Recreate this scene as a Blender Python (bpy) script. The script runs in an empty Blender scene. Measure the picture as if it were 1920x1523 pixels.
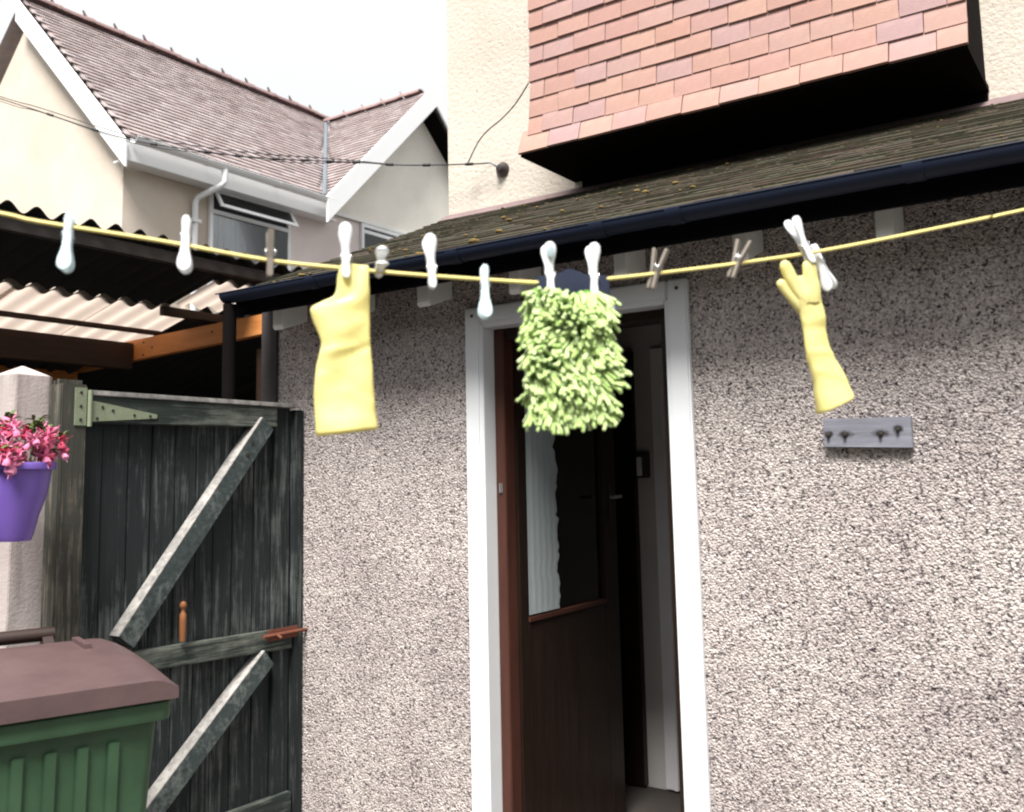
import bpy, bmesh, math, random
from mathutils import Vector, Matrix, noise
R = math.radians
random.seed(7)
sc = bpy.context.scene
C = sc.collection

# ------------------------------------------------------------------ camera, sky, sun, exposure
def cam_axes(yaw, pitch, roll):
    cy, sy = math.cos(yaw), math.sin(yaw)
    f = Vector((-sy, cy, 0)); r = Vector((cy, sy, 0)); u = Vector((0, 0, 1))
    f2 = f*math.cos(pitch)+u*math.sin(pitch); u2 = u*math.cos(pitch)-f*math.sin(pitch)
    r3 = r*math.cos(roll)+u2*math.sin(roll); u3 = u2*math.cos(roll)-r*math.sin(roll)
    return r3, u3, f2
cd = bpy.data.cameras.new('camera'); co = bpy.data.objects.new('camera', cd); C.objects.link(co)
r_, u_, f_ = cam_axes(R(34.186), R(6.882), R(-1.19))
co.matrix_world = Matrix(((r_.x, u_.x, -f_.x, 0), (r_.y, u_.y, -f_.y, 0), (r_.z, u_.z, -f_.z, 1.5), (0, 0, 0, 1)))
cd.sensor_fit = 'HORIZONTAL'; cd.sensor_width = 36; cd.lens = 1793/1920*36
cd.shift_y = -84.5/1920; cd.clip_start = .05; cd.clip_end = 500
cd.dof.use_dof = True; cd.dof.focus_distance = 3.6; cd.dof.aperture_fstop = 4.4
sc.camera = co

SUN_DIR = Vector((.22, -.60, 1.0)).normalized()      # towards the brightest part of the cloud
w = bpy.data.worlds.new('World'); sc.world = w; w.use_nodes = True
nt = w.node_tree; nt.nodes.clear()
sky = nt.nodes.new('ShaderNodeTexSky'); sky.sky_type = 'NISHITA'; sky.sun_disc = False
sky.sun_elevation = math.asin(SUN_DIR.z); sky.sun_rotation = math.atan2(SUN_DIR.x, SUN_DIR.y)
sky.dust_density = 3
tc = nt.nodes.new('ShaderNodeTexCoord')
ns = nt.nodes.new('ShaderNodeTexNoise'); ns.inputs['Scale'].default_value = 2.2; ns.inputs['Detail'].default_value = 6
rp = nt.nodes.new('ShaderNodeValToRGB')
rp.color_ramp.elements[0].position = .3; rp.color_ramp.elements[0].color = (7.9, 8.05, 8.1, 1)
rp.color_ramp.elements[1].position = .7; rp.color_ramp.elements[1].color = (8.3, 8.4, 8.4, 1)
mx = nt.nodes.new('ShaderNodeMix'); mx.data_type = 'RGBA'; mx.inputs[0].default_value = .9
bg = nt.nodes.new('ShaderNodeBackground'); bg.inputs['Strength'].default_value = .05
wo = nt.nodes.new('ShaderNodeOutputWorld')
nt.links.new(tc.outputs['Generated'], ns.inputs['Vector']); nt.links.new(ns.outputs['Fac'], rp.inputs['Fac'])
nt.links.new(sky.outputs['Color'], mx.inputs[6]); nt.links.new(rp.outputs['Color'], mx.inputs[7])
# an overcast sky is about three times brighter overhead than at the horizon
sx = nt.nodes.new('ShaderNodeSeparateXYZ'); nt.links.new(tc.outputs['Generated'], sx.inputs[0])
gr = nt.nodes.new('ShaderNodeMapRange'); gr.inputs['From Min'].default_value = 0; gr.inputs['From Max'].default_value = 1
gr.inputs['To Min'].default_value = .52; gr.inputs['To Max'].default_value = 1.15
nt.links.new(sx.outputs['Z'], gr.inputs['Value'])
mg = nt.nodes.new('ShaderNodeMix'); mg.data_type = 'RGBA'; mg.blend_type = 'MULTIPLY'; mg.inputs[0].default_value = 1
nt.links.new(mx.outputs[2], mg.inputs[6]); nt.links.new(gr.outputs[0], mg.inputs[7])
nt.links.new(mg.outputs[2], bg.inputs['Color']); nt.links.new(bg.outputs[0], wo.inputs[0])

sd = bpy.data.lights.new('sun', 'SUN'); sd.energy = 2.7; sd.angle = R(22); sd.color = (1, .97, .92)
so = bpy.data.objects.new('sun', sd); C.objects.link(so); so.location = (0, 0, 12)
so.rotation_euler = SUN_DIR.to_track_quat('Z', 'Y').to_euler()

vs = sc.view_settings; vs.view_transform = 'Standard'; vs.look = 'None'; vs.gamma = 1; vs.exposure = 1.8
vs.use_curve_mapping = False
sc.cycles.filter_width = 2.1; sc.cycles.max_bounces = 6; sc.cycles.diffuse_bounces = 3
sc.cycles.transparent_max_bounces = 12

# ------------------------------------------------------------------ helpers
class MB:
    """collects shapes into one mesh"""
    def __init__(s): s.v = []; s.f = []
    def add(s, vs, fs):
        n = len(s.v); s.v += [tuple(v) for v in vs]; s.f += [tuple(i+n for i in f) for f in fs]; return s
    def box(s, x0, x1, y0, y1, z0, z1):
        return s.add([(x0,y0,z0),(x1,y0,z0),(x1,y1,z0),(x0,y1,z0),(x0,y0,z1),(x1,y0,z1),(x1,y1,z1),(x0,y1,z1)],
                     [(0,3,2,1),(4,5,6,7),(0,1,5,4),(1,2,6,5),(2,3,7,6),(3,0,4,7)])
    def hexa(s, a, b):
        """two quads a (bottom / start) and b (top / end)"""
        return s.add(list(a)+list(b), [(0,3,2,1),(4,5,6,7),(0,1,5,4),(1,2,6,5),(2,3,7,6),(3,0,4,7)])
    def bar(s, p, q, w_, h_, up=(0,0,1)):
        p, q = Vector(p), Vector(q); d = (q-p).normalized(); r = d.cross(Vector(up)).normalized(); u = r.cross(d)
        c = [(-w_/2,-h_/2),(w_/2,-h_/2),(w_/2,h_/2),(-w_/2,h_/2)]
        return s.hexa([p+r*a+u*b for a, b in c], [q+r*a+u*b for a, b in c])
    def prism(s, poly, off):
        """planar polygon extruded by the vector off"""
        off = Vector(off); n = len(poly)
        return s.add([Vector(p) for p in poly]+[Vector(p)+off for p in poly],
                     [tuple(range(n))[::-1], tuple(range(n, 2*n))]+[(i, (i+1) % n, (i+1) % n+n, i+n) for i in range(n)])
    def tube(s, pts, rad, n=8, cap=True):
        pts = [Vector(p) for p in pts]; rings = []; up = None
        for i, p in enumerate(pts):
            d = (pts[min(i+1, len(pts)-1)]-pts[max(i-1, 0)]).normalized()
            if up is None: up = Vector((0,0,1)) if abs(d.z) < .9 else Vector((1,0,0))
            r = d.cross(up).normalized(); up = r.cross(d).normalized()
            k = rad[i] if isinstance(rad, (list, tuple)) else rad
            rings.append([p+(r*math.cos(a)+up*math.sin(a))*k for a in [2*math.pi*j/n for j in range(n)]])
        return s.loft(rings, cap)
    def loft(s, rings, cap=True, close=True):
        n = len(rings[0]); vs_ = [p for r in rings for p in r]; fs = []
        for i in range(len(rings)-1):
            for j in range(n if close else n-1):
                k = (j+1) % n; fs.append((i*n+j, i*n+k, (i+1)*n+k, (i+1)*n+j))
        if cap: fs += [tuple(range(n))[::-1], tuple((len(rings)-1)*n+j for j in range(n))]
        return s.add(vs_, fs)
    def mesh(s, name, m=None, smooth=False, bevel=0):
        me = bpy.data.meshes.new(name); me.from_pydata(s.v, [], s.f)
        bm = bmesh.new(); bm.from_mesh(me)
        bmesh.ops.recalc_face_normals(bm, faces=bm.faces)
        if bevel:
            bmesh.ops.bevel(bm, geom=[e for e in bm.edges if e.is_manifold and e.calc_face_angle(0) > .5], offset=bevel, segments=2, affect='EDGES', clamp_overlap=True)
        bm.to_mesh(me); bm.free()
        if m: me.materials.append(m)
        if smooth:
            for p in me.polygons: p.use_smooth = True
            if smooth != 'all': me.set_sharp_from_angle(angle=R(38))
        return me
    def obj(s, name, m=None, parent=None, smooth=False, bevel=0, label=None, kind=None):
        return link(name, s.mesh(name, m, smooth, bevel), parent, label, kind)
def link(name, me, parent=None, label=None, kind=None):
    o = bpy.data.objects.new(name, me); C.objects.link(o)
    if parent is not None:
        o.parent = parent; o.matrix_parent_inverse = Matrix.Identity(4)
        # shapes are written in world metres: undo the parent's placement
        o.matrix_basis = parent_world(parent).inverted()
    if label: o['label'] = label
    if kind: o['kind'] = kind
    return o
WORLD = {}
def parent_world(o):
    m = o.matrix_basis.copy(); p = o.parent
    while p is not None: m = p.matrix_basis @ m; p = p.parent
    return m
def thing(name, label, cat, loc=(0,0,0), group=None, M=None):
    o = bpy.data.objects.new(name, None); C.objects.link(o); o.empty_display_size = .1
    if M is not None: o.matrix_basis = M
    else: o.location = loc; o.matrix_basis = Matrix.Translation(loc)
    o['label'] = label; o['category'] = cat
    if group: o['group'] = group
    return o
def tag(o, label=None, cat=None, group=None, kind=None):
    if label: o['label'] = label
    if cat: o['category'] = cat
    if group: o['group'] = group
    if kind: o['kind'] = kind
    return o
def local(name, me, parent, label=None, M=None):
    """part whose mesh is written in its parent's own coordinates"""
    o = bpy.data.objects.new(name, me); C.objects.link(o); o.parent = parent
    if M is not None: o.matrix_basis = M
    if label: o['label'] = label
    return o

# ------------------------------------------------------------------ materials
class NT:
    def __init__(s, name):
        s.m = bpy.data.materials.new(name); s.m.use_nodes = True; s.t = s.m.node_tree
        s.b = s.t.nodes['Principled BSDF']; s.tc = s.n('ShaderNodeTexCoord')
    def n(s, typ, **kw):
        x = s.t.nodes.new(typ)
        for k, v in kw.items(): setattr(x, k, v)
        return x
    def l(s, a, b): s.t.links.new(a, b)
    def noise(s, scale, detail=4, rough=.6, vec=None, stretch=None, dist=0):
        x = s.n('ShaderNodeTexNoise'); x.inputs['Scale'].default_value = scale; x.inputs['Detail'].default_value = detail
        x.inputs['Roughness'].default_value = rough; x.inputs['Distortion'].default_value = dist
        src = vec or s.tc.outputs['Object']
        if stretch:
            mp = s.n('ShaderNodeMapping'); mp.inputs['Scale'].default_value = stretch; s.l(src, mp.inputs['Vector']); src = mp.outputs[0]
        s.l(src, x.inputs['Vector']); return x.outputs['Fac']
    def vor(s, scale, feature='F1', rnd=1):
        x = s.n('ShaderNodeTexVoronoi'); x.feature = feature; x.inputs['Scale'].default_value = scale
        x.inputs['Randomness'].default_value = rnd
        s.l(s.tc.outputs['Object'], x.inputs['Vector']); return x
    def ramp(s, fac, stops):
        x = s.n('ShaderNodeValToRGB'); e = x.color_ramp.elements
        while len(e) < len(stops): e.new(.5)
        for k, (p, c) in zip(e, stops):
            k.position = p; k.color = (c, c, c, 1) if not isinstance(c, tuple) else (*c, 1)
        s.l(fac, x.inputs['Fac']); return x.outputs['Color']
    def mix(s, fac, a, b, mode='MIX'):
        x = s.n('ShaderNodeMix'); x.data_type = 'RGBA'; x.blend_type = mode
        for i, v in ((0, fac), (6, a), (7, b)):
            if isinstance(v, (int, float)): x.inputs[i].default_value = v
            elif isinstance(v, tuple): x.inputs[i].default_value = (*v, 1)
            else: s.l(v, x.inputs[i])
        return x.outputs[2]
    def math(s, op, a, b=None):
        x = s.n('ShaderNodeMath'); x.operation = op
        for i, v in enumerate((a, b)):
            if v is None: continue
            if isinstance(v, (int, float)): x.inputs[i].default_value = v
            else: s.l(v, x.inputs[i])
        return x.outputs[0]
    def bump(s, h, strength=.3, dist=.01, nrm=None):
        x = s.n('ShaderNodeBump'); x.inputs['Strength'].default_value = strength; x.inputs['Distance'].default_value = dist
        s.l(h, x.inputs['Height'])
        if nrm: s.l(nrm, x.inputs['Normal'])
        return x.outputs[0]
    def fin(s, col, rough=.6, nrm=None, spec=None, **kw):
        if isinstance(col, tuple): s.b.inputs['Base Color'].default_value = (*col, 1)
        else: s.l(col, s.b.inputs['Base Color'])
        if isinstance(rough, (int, float)): s.b.inputs['Roughness'].default_value = rough
        else: s.l(rough, s.b.inputs['Roughness'])
        if nrm: s.l(nrm, s.b.inputs['Normal'])
        if spec is not None: s.b.inputs['Specular IOR Level'].default_value = spec
        for k, v in kw.items(): s.b.inputs[k.replace('_', ' ')].default_value = v
        return s.m
def simple(name, col, rough=.5, var=.15, scale=8, bump=.1, bscale=60, spec=.4):
    k = NT(name); n1 = k.noise(scale, 5)
    c = k.mix(n1, tuple(x*(1-var) for x in col), tuple(min(1, x*(1+var)) for x in col))
    return k.fin(c, rough, k.bump(k.noise(bscale, 3), bump, .004), spec)

def m_pebbledash():
    k = NT('pebbledash'); 
    n1 = k.noise(98, 4, .66, dist=.15); n2 = k.noise(240, 3, .6); n3 = k.noise(42, 4, .6)
    v = k.vor(150)
    h = k.math('ADD', k.math('MULTIPLY', n1, 1.0), k.math('MULTIPLY', v.outputs['Distance'], -.9))
    stone = k.ramp(v.outputs['Color'], [(0, (.30,.26,.25)), (.3, (.50,.44,.42)), (.65, (.62,.555,.525)), (.9, (.76,.70,.665)), (1, (.46,.35,.30))])
    mixn = k.math('ADD', k.math('ADD', k.math('MULTIPLY', n1, .62), k.math('MULTIPLY', n2, .18)), k.math('MULTIPLY', n3, .20))
    pit = k.ramp(mixn, [(.414, 0), (.456, .6), (.506, 1)])
    c = k.mix(pit, (.055,.046,.052), stone)
    big = k.ramp(k.noise(2.1, 8, .72), [(.32, (.70,.68,.70)), (.60, (1,1,1))])
    c = k.mix(1, c, big, 'MULTIPLY')
    nb = k.bump(h, .62, .016, k.bump(k.noise(15, 3), .3, .02))
    return k.fin(c, .9, nb, .2)
def m_render():
    k = NT('cream_roughcast')
    n1 = k.noise(40, 5, .7); spots = k.ramp(k.noise(34, 4, .7), [(.30, 0), (.35, 1)])
    c = k.ramp(k.noise(1.3, 5), [(.3, (.52,.46,.39)), (.7, (.61,.555,.485))])
    c = k.mix(spots, (.30,.25,.22), c)
    return k.fin(c, .9, k.bump(n1, .55, .02), .2)
def m_smooth_render(name, a, b):
    k = NT(name); c = k.ramp(k.noise(.9, 6), [(.3, a), (.7, b)])
    st = k.ramp(k.noise(1.6, 6), [(.32, .88), (.6, 1)])
    c = k.mix(1, c, st, 'MULTIPLY')
    return k.fin(c, .9, k.bump(k.noise(55, 4), .3, .01), .2)
def m_tile(name, cols, moss=0, island=True):
    k = NT(name)
    if island: g = k.n('ShaderNodeNewGeometry').outputs['Random Per Island']
    else: g = k.n('ShaderNodeObjectInfo').outputs['Random']
    st = [(i/(len(cols)-1), c) for i, c in enumerate(cols)]
    c = k.ramp(g, st)
    c = k.mix(.6, c, k.ramp(k.noise(9, 5), [(.3, .62), (.7, 1)]), 'MULTIPLY')
    if moss:
        mm = k.ramp(k.noise(5, 7, .75, stretch=(.6, 1.6, 1.6)), [(.38, 0), (.50, 1)])
        mc = k.ramp(k.noise(30, 4), [(.3, (.016,.020,.011)), (.6, (.042,.040,.022)), (.75, (.10,.055,.028))])
        c = k.mix(k.math('MULTIPLY', mm, moss), c, mc)
    return k.fin(c, .88, k.bump(k.noise(120, 4), .35, .004), .25)
def m_weathered(name, base, worn, amount=.5, axis=2, rough=.8, iso=False):
    """painted timber worn through along the grain"""
    k = NT(name)
    st = [14, 14, 14]; st[axis] = .9
    if iso: st = [5, 5, 5]
    g = k.noise(3.2, 7, .7, stretch=tuple(st)); g2 = k.noise(1.8, 6, .7)
    fine = [60, 60, 60]; fine[axis] = 2
    if iso: fine = [22, 22, 22]
    g3 = k.noise(2.2, 4, .7, stretch=tuple(fine))
    f = k.math('MULTIPLY', g, g2); f = k.math('MULTIPLY', f, k.math('ADD', g3, .6))
    fac = k.ramp(f, [(.30-.10*amount, 0), (.46-.06*amount, 1)])
    c = k.mix(.75, k.mix(k.noise(2, 4), tuple(x*.6 for x in base), tuple(x*1.5 for x in base)), k.ramp(g3, [(.3, .45), (.65, 1)]), 'MULTIPLY')
    c = k.mix(k.math('MULTIPLY', fac, .85), c, worn)
    return k.fin(c, rough, k.bump(g3, .5, .004), .25)
def m_timber(name, a, b, axis=0, rough=.6):
    k = NT(name); st = [9, 9, 9]; st[axis] = .8
    g = k.noise(4, 6, .65, stretch=tuple(st), dist=.5)
    c = k.ramp(g, [(.3, a), (.7, b)])
    return k.fin(c, rough, k.bump(g, .2, .003), .3)

PEB = m_pebbledash(); CREAM = m_render()
NWALL = m_smooth_render('neighbour_render', (.55,.47,.385), (.63,.555,.475))
NWALL_PINK = m_smooth_render('neighbour_roughcast', (.72,.63,.61), (.80,.71,.69))
NGABLE = m_smooth_render('gable_panel_paint', (.86,.82,.73), (.90,.86,.79))
WHITE = simple('white_gloss_paint', (.70,.72,.74), .35, .07, 9, .10, 30)
UPVC = simple('white_plastic', (.80,.81,.82), .3, .03, 4, .02)
OLDWHITE = simple('old_white_paint', (.82,.82,.80), .55, .14, 14, .25, 40)
BLACK = simple('black_gutter_plastic', (.009,.014,.032), .5, .2, 10, .03, spec=.25)
BLACKPAINT = simple('black_fascia_paint', (.004,.004,.005), .9, .2, 10, .15, spec=.08)
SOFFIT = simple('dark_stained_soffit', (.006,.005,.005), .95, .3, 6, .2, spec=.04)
NTILE = m_tile('neighbour_roof_tile', [(.27,.215,.21), (.37,.305,.30), (.31,.255,.25), (.41,.355,.355), (.24,.195,.195)])
BTILE = m_tile('wall_tile', [(.40,.235,.20), (.43,.26,.215), (.405,.235,.21), (.45,.28,.225), (.38,.25,.25), (.42,.245,.20)], island=False)
LTILE = m_tile('mossy_roof_tile', [(.050,.036,.031), (.080,.052,.042), (.045,.037,.032), (.090,.056,.042)], moss=.85)
RIDGE = m_tile('ridge_tile_clay', [(.20,.13,.13), (.27,.18,.17), (.24,.17,.17)], island=False)
LEAD = simple('grey_lead', (.13,.15,.175), .5, .2, 12, .15)
FLASH = simple('mortar_flashing', (.17,.12,.12), .9, .35, 14, .4, 50)
MOSS = simple('moss_cushion', (.14,.095,.03), .95, .4, 30, .4, 120)
def m_sheet():
    k = NT('corrugated_bitumen'); c = k.mix(k.noise(6, 5), (.012,.012,.013), (.035,.034,.034)); return k.fin(c, .75, k.bump(k.noise(80, 3), .2, .003), .3)
SHEET = m_sheet()
def m_translucent(name, col, mixf=.6, rough=.5):
    k = NT(name); c = k.mix(k.noise(5, 5), tuple(x*.85 for x in col), col)
    k.l(c, k.b.inputs['Base Color']); k.b.inputs['Roughness'].default_value = rough
    tr = k.n('ShaderNodeBsdfTranslucent'); k.l(c, tr.inputs['Color'])
    ms = k.n('ShaderNodeMixShader'); ms.inputs[0].default_value = mixf
    out = k.t.nodes['Material Output']
    k.l(k.b.outputs[0], ms.inputs[1]); k.l(tr.outputs[0], ms.inputs[2]); k.l(ms.outputs[0], out.inputs[0])
    return k.m
GRP = m_translucent('frosted_plastic_sheet', (.74,.67,.62), .85)
ORANGE = m_timber('orange_stained_pine', (.48,.17,.045), (.62,.26,.08), 0)
BROWN = m_timber('brown_stained_beam', (.022,.011,.006), (.04,.019,.010), 1)
GREYBEAM = m_timber('grey_dark_timber', (.030,.026,.024), (.060,.052,.048), 1)
GATE = m_weathered('worn_green_black_paint', (.020,.026,.027), (.16,.175,.17), .22)
RAILM = m_weathered('worn_green_rail_paint', (.030,.040,.036), (.21,.22,.19), .62, axis=1)
BRACE = m_weathered('grey_green_brace_paint', (.055,.072,.072), (.20,.22,.21), .30, iso=True)
EDGE = m_weathered('bare_weathered_edge', (.26,.25,.24), (.42,.40,.375), .8, iso=True)
POSTW = m_weathered('bare_grey_post', (.060,.060,.050), (.24,.21,.17), .45)
HINGE = simple('green_painted_iron', (.20,.235,.155), .6, .25, 30, .25, 90)
RUST = simple('rusty_iron', (.14,.045,.025), .85, .4, 30, .4, 120)
IRON = simple('dark_iron', (.03,.025,.022), .6, .3, 30, .3, 120)
def m_concrete():
    k = NT('post_concrete'); c = k.ramp(k.noise(3, 6), [(.3, (.36,.31,.30)), (.7, (.50,.44,.42))])
    c = k.mix(1, c, k.ramp(k.noise(2.5, 6, stretch=(6, 6, .8)), [(.32, .62), (.52, 1)]), 'MULTIPLY')
    return k.fin(c, .9, k.bump(k.noise(90, 4), .4, .004), .2)
CONC = m_concrete()
MAHOG = m_timber('red_brown_door_frame', (.048,.018,.013), (.075,.029,.020), 2, .4)
DOORW = m_timber('dark_brown_door', (.012,.007,.005), (.024,.014,.010), 2, .35)
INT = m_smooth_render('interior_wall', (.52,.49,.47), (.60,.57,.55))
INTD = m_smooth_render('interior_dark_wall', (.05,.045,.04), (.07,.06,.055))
TRIM = simple('interior_trim', (.78,.75,.78), .5, .1)
STEEL = simple('bright_steel', (.6,.6,.62), .25, .1); STEEL.node_tree.nodes['Principled BSDF'].inputs['Metallic'].default_value = .9
def m_glass(name, tint, refl=.12, rough=.05, rip=.06):
    k = NT(name); out = k.t.nodes['Material Output']
    tr = k.n('ShaderNodeBsdfTransparent'); tr.inputs[0].default_value = (*tint, 1)
    gl = k.n('ShaderNodeBsdfGlossy'); gl.inputs['Roughness'].default_value = rough
    fr = k.n('ShaderNodeFresnel'); fr.inputs[0].default_value = 1.5
    ms = k.n('ShaderNodeMixShader'); k.l(k.math('ADD', fr.outputs[0], refl*.3), ms.inputs[0])
    nb = k.bump(k.noise(14, 2, stretch=(3, 3, .6)), rip, .01); k.l(nb, gl.inputs['Normal'])
    k.l(tr.outputs[0], ms.inputs[1]); k.l(gl.outputs[0], ms.inputs[2]); k.l(ms.outputs[0], out.inputs[0]); return k.m
GLASS = m_glass('window_glass', (.85,.87,.88), rip=.005); DGLASS = m_glass('door_glass', (.75,.72,.68), .1)
BLIND = simple('blind_fabric', (.62,.60,.58), .8, .06, 3, .05)
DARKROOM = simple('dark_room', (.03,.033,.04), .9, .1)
GLASS_REFL = simple('pale_reflection', (.34,.385,.395), .9, .1, 20, .3, 200)  # pale colour painted for the reflection in the door glass
def m_yellow(name):
    k = NT(name); c = k.mix(k.noise(9, 3), (.88,.79,.29), (.92,.86,.45))
    k.l(c, k.b.inputs['Base Color']); k.b.inputs['Roughness'].default_value = .42
    tr = k.n('ShaderNodeBsdfTranslucent'); k.l(c, tr.inputs['Color'])
    ms = k.n('ShaderNodeMixShader'); ms.inputs[0].default_value = .4
    nb = k.bump(k.noise(26, 3), .15, .006); k.l(nb, k.b.inputs['Normal'])
    k.l(k.b.outputs[0], ms.inputs[1]); k.l(tr.outputs[0], ms.inputs[2]); k.l(ms.outputs[0], k.t.nodes['Material Output'].inputs[0]); return k.m
YEL = m_yellow('yellow_rubber')
LINEM = simple('yellow_plastic_line', (.72,.60,.22), .45, .15, 20, .1)
PEGW = simple('white_peg_plastic', (.80,.82,.84), .35, .03, 10, .03)
PEGT = simple('pale_blue_peg_plastic', (.62,.76,.80), .35, .05, 10, .03)
PEGG = simple('grey_blue_pad', (.34,.42,.45), .5, .05)
PEGWOOD = m_timber('grey_weathered_wood', (.15,.13,.11), (.24,.21,.18), 2, .8)
def m_chenille():
    k = NT('lime_chenille'); c = k.mix(k.n('ShaderNodeNewGeometry').outputs['Random Per Island'], (.40,.57,.17), (.64,.79,.38))
    k.fin(c, .9, k.bump(k.noise(420, 3), .8, .003), .1)
    k.b.inputs['Sheen Weight'].default_value = .9; k.b.inputs['Sheen Roughness'].default_value = .35
    k.b.inputs['Sheen Tint'].default_value = (.95,1,.85,1)
    return k.m
CHEN = m_chenille()
NAVY = simple('navy_knit', (.016,.022,.045), .95, .2, 40, .3, 300)
LABELG = simple('grey_care_label', (.30,.32,.40), .8, .1)
PURPLE = simple('purple_plastic_pot', (.17,.10,.42), .35, .08, 6, .05)
SOIL = simple('potting_soil', (.03,.02,.015), .95, .4, 40, .6, 80)
PINK = m_tile('fuchsia_petal', [(.72,.08,.18), (.80,.20,.36), (.78,.32,.50), (.62,.05,.10)], island=False)
STEM = simple('fuchsia_stem', (.16,.14,.05), .7, .3, 30)
LEAF = simple('fuchsia_leaf', (.07,.12,.03), .6, .3, 30)
LIDM = simple('brown_bin_plastic', (.095,.060,.060), .45, .35, 8, .2, 40)
BINM = simple('green_bin_plastic', (.035,.080,.04), .5, .4, 9, .2, 40)
HANDLEM = simple('dark_brown_bin_plastic', (.03,.016,.013), .5, .15, 5)
PLAQ = m_weathered('grey_weathered_board', (.24,.245,.28), (.42,.43,.47), .7, axis=0)
CABLE = simple('black_cable', (.02,.02,.025), .6, .2)
TIE = simple('black_tape', (.012,.012,.015), .6, .2)
SLAB = simple('paving_concrete', (.12,.11,.10), .9, .25, 5, .35, 60)
GROUND = simple('yard_concrete', (.075,.07,.065), .95, .25, 3, .3, 50)
SHED = m_timber('creosoted_boards', (.014,.010,.008), (.028,.019,.014), 2, .9)
FENCE = m_weathered('fence_board_timber', (.07,.065,.06), (.22,.20,.18), .5)

# ------------------------------------------------------------------ ground
MB().add([(-150,-150,0),(150,-150,0),(150,150,0),(-150,150,0)], [(0,1,2,3)]).obj('ground', GROUND, kind='structure')
patio = MB().add([(-4.2,-1.5,.004),(3.5,-1.5,.004),(3.5,2.9,.004),(-4.2,2.9,.004)], [(0,1,2,3)]).obj('patio', GROUND, kind='structure')
slab = MB().box(-.295,.295,-.295,.295,.006,.045).mesh('paving_slab', SLAB, bevel=.006)
for i in range(6):
    for j in range(4):
        o = local('paving_slab', slab, patio, M=Matrix.Translation((-2.72+.6*i, 2.59-.6*j, random.uniform(-.002,.003))) @ Matrix.Rotation(random.uniform(-.006,.006), 4, 'Z'))

# ------------------------------------------------------------------ rear extension (lean-to) with the door
D = 2.9
ext = thing('rear_extension', 'single storey pebbledashed extension with white framed back door and mossy lean-to roof', 'building', (-1.0, D, 0))
XL, XR = -3.32, 4.0
ox0, ox1, oz1 = -2.105, -1.315, 2.085     # structural opening
b = MB()
b.box(XL, ox0, D, D+.13, 0, 2.36); b.box(ox1, XR, D, D+.13, 0, 2.36); b.box(ox0, ox1, D, D+.13, oz1, 2.36)
b.obj('wall', PEB, ext)
b = MB(); b.hexa([(XL,D+.131,0),(XL+.13,D+.131,0),(XL+.13,4.59,0),(XL,4.59,0)], [(XL,D+.131,2.33),(XL+.13,D+.131,2.33),(XL+.13,4.59,2.99),(XL,4.59,2.99)])
b.obj('side_wall', PEB, ext, label='side wall of the extension facing the carport')
# smooth grey pier at the wall end
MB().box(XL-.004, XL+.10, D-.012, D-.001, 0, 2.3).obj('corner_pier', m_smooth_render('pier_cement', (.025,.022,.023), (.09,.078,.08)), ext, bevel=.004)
# inside of the room
b = MB(); b.box(XL+.14, XR, 4.2, 4.3, 0, 2.4); b.obj('inner_wall', INT, ext)
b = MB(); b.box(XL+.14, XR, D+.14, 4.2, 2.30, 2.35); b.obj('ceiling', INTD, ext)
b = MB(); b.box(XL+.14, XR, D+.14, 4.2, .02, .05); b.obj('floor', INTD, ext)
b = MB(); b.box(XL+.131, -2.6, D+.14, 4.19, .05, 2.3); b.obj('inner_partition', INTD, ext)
# architrave and switch seen through the doorway
b = MB(); b.box(-2.03,-1.985,4.175,4.199,.06,2.1); b.box(-1.985,-1.965,4.165,4.199,.06,2.1); b.obj('inner_architrave', TRIM, ext, bevel=.003)
b = MB(); b.box(-2.35,-2.13,4.16,4.199,.06,2.1); b.obj('inner_door', DOORW, ext)
s_ = MB().box(-2.125,-2.06,4.17,4.199,1.48,1.60).obj('switch_box', simple('dark_switch', (.06,.055,.05), .4), ext, bevel=.004)
MB().box(-2.115,-2.09,4.160,4.1695,1.49,1.58).obj('switch_face', TRIM, s_, bevel=.002)
# white frame: architrave proud of the wall, jamb running in
fr = MB()
fr.box(-2.168,-2.098,D-.028,D-.0005,0,2.137); fr.box(-1.327,-1.256,D-.028,D-.0005,0,2.137); fr.box(-2.0975,-1.3275,D-.028,D-.0005,2.070,2.137)
fr = fr.obj('door_frame', WHITE, ext, bevel=.006, smooth=True)
j = MB(); j.box(-2.104,-2.088,D-.02,D+.095,0,2.072); j.box(-1.341,-1.324,D-.02,D+.02,0,2.072); j.box(-2.0875,-1.3415,D-.018,D+.06,2.058,2.0845)
j.obj('jamb', WHITE, fr, bevel=.003)
for x in (-2.13,-1.29):
    MB().tube([(x,D-.031,2.105),(x,D-.027,2.105)], .006, 10).obj('screw_head', IRON, fr)
hf = MB(); hf.box(-2.087,-2.042,D+.05,D+.115,0,2.057)
hf = hf.obj('inner_frame', MAHOG, ext, bevel=.003, label='red brown hardwood inner frame')
hd = MB(); hd.box(-1.385,-1.3415,D+.045,D+.115,0,2.057); hd.box(-2.0415,-1.3855,D+.06,D+.115,2.015,2.057); hd.obj('inner_frame', DOORW, ext, bevel=.003)
MB().tube([(-2.064,D+.049,1.44),(-2.064,D+.049,1.475)], .007, 8).obj('hinge_knuckle', STEEL, hf)
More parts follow.
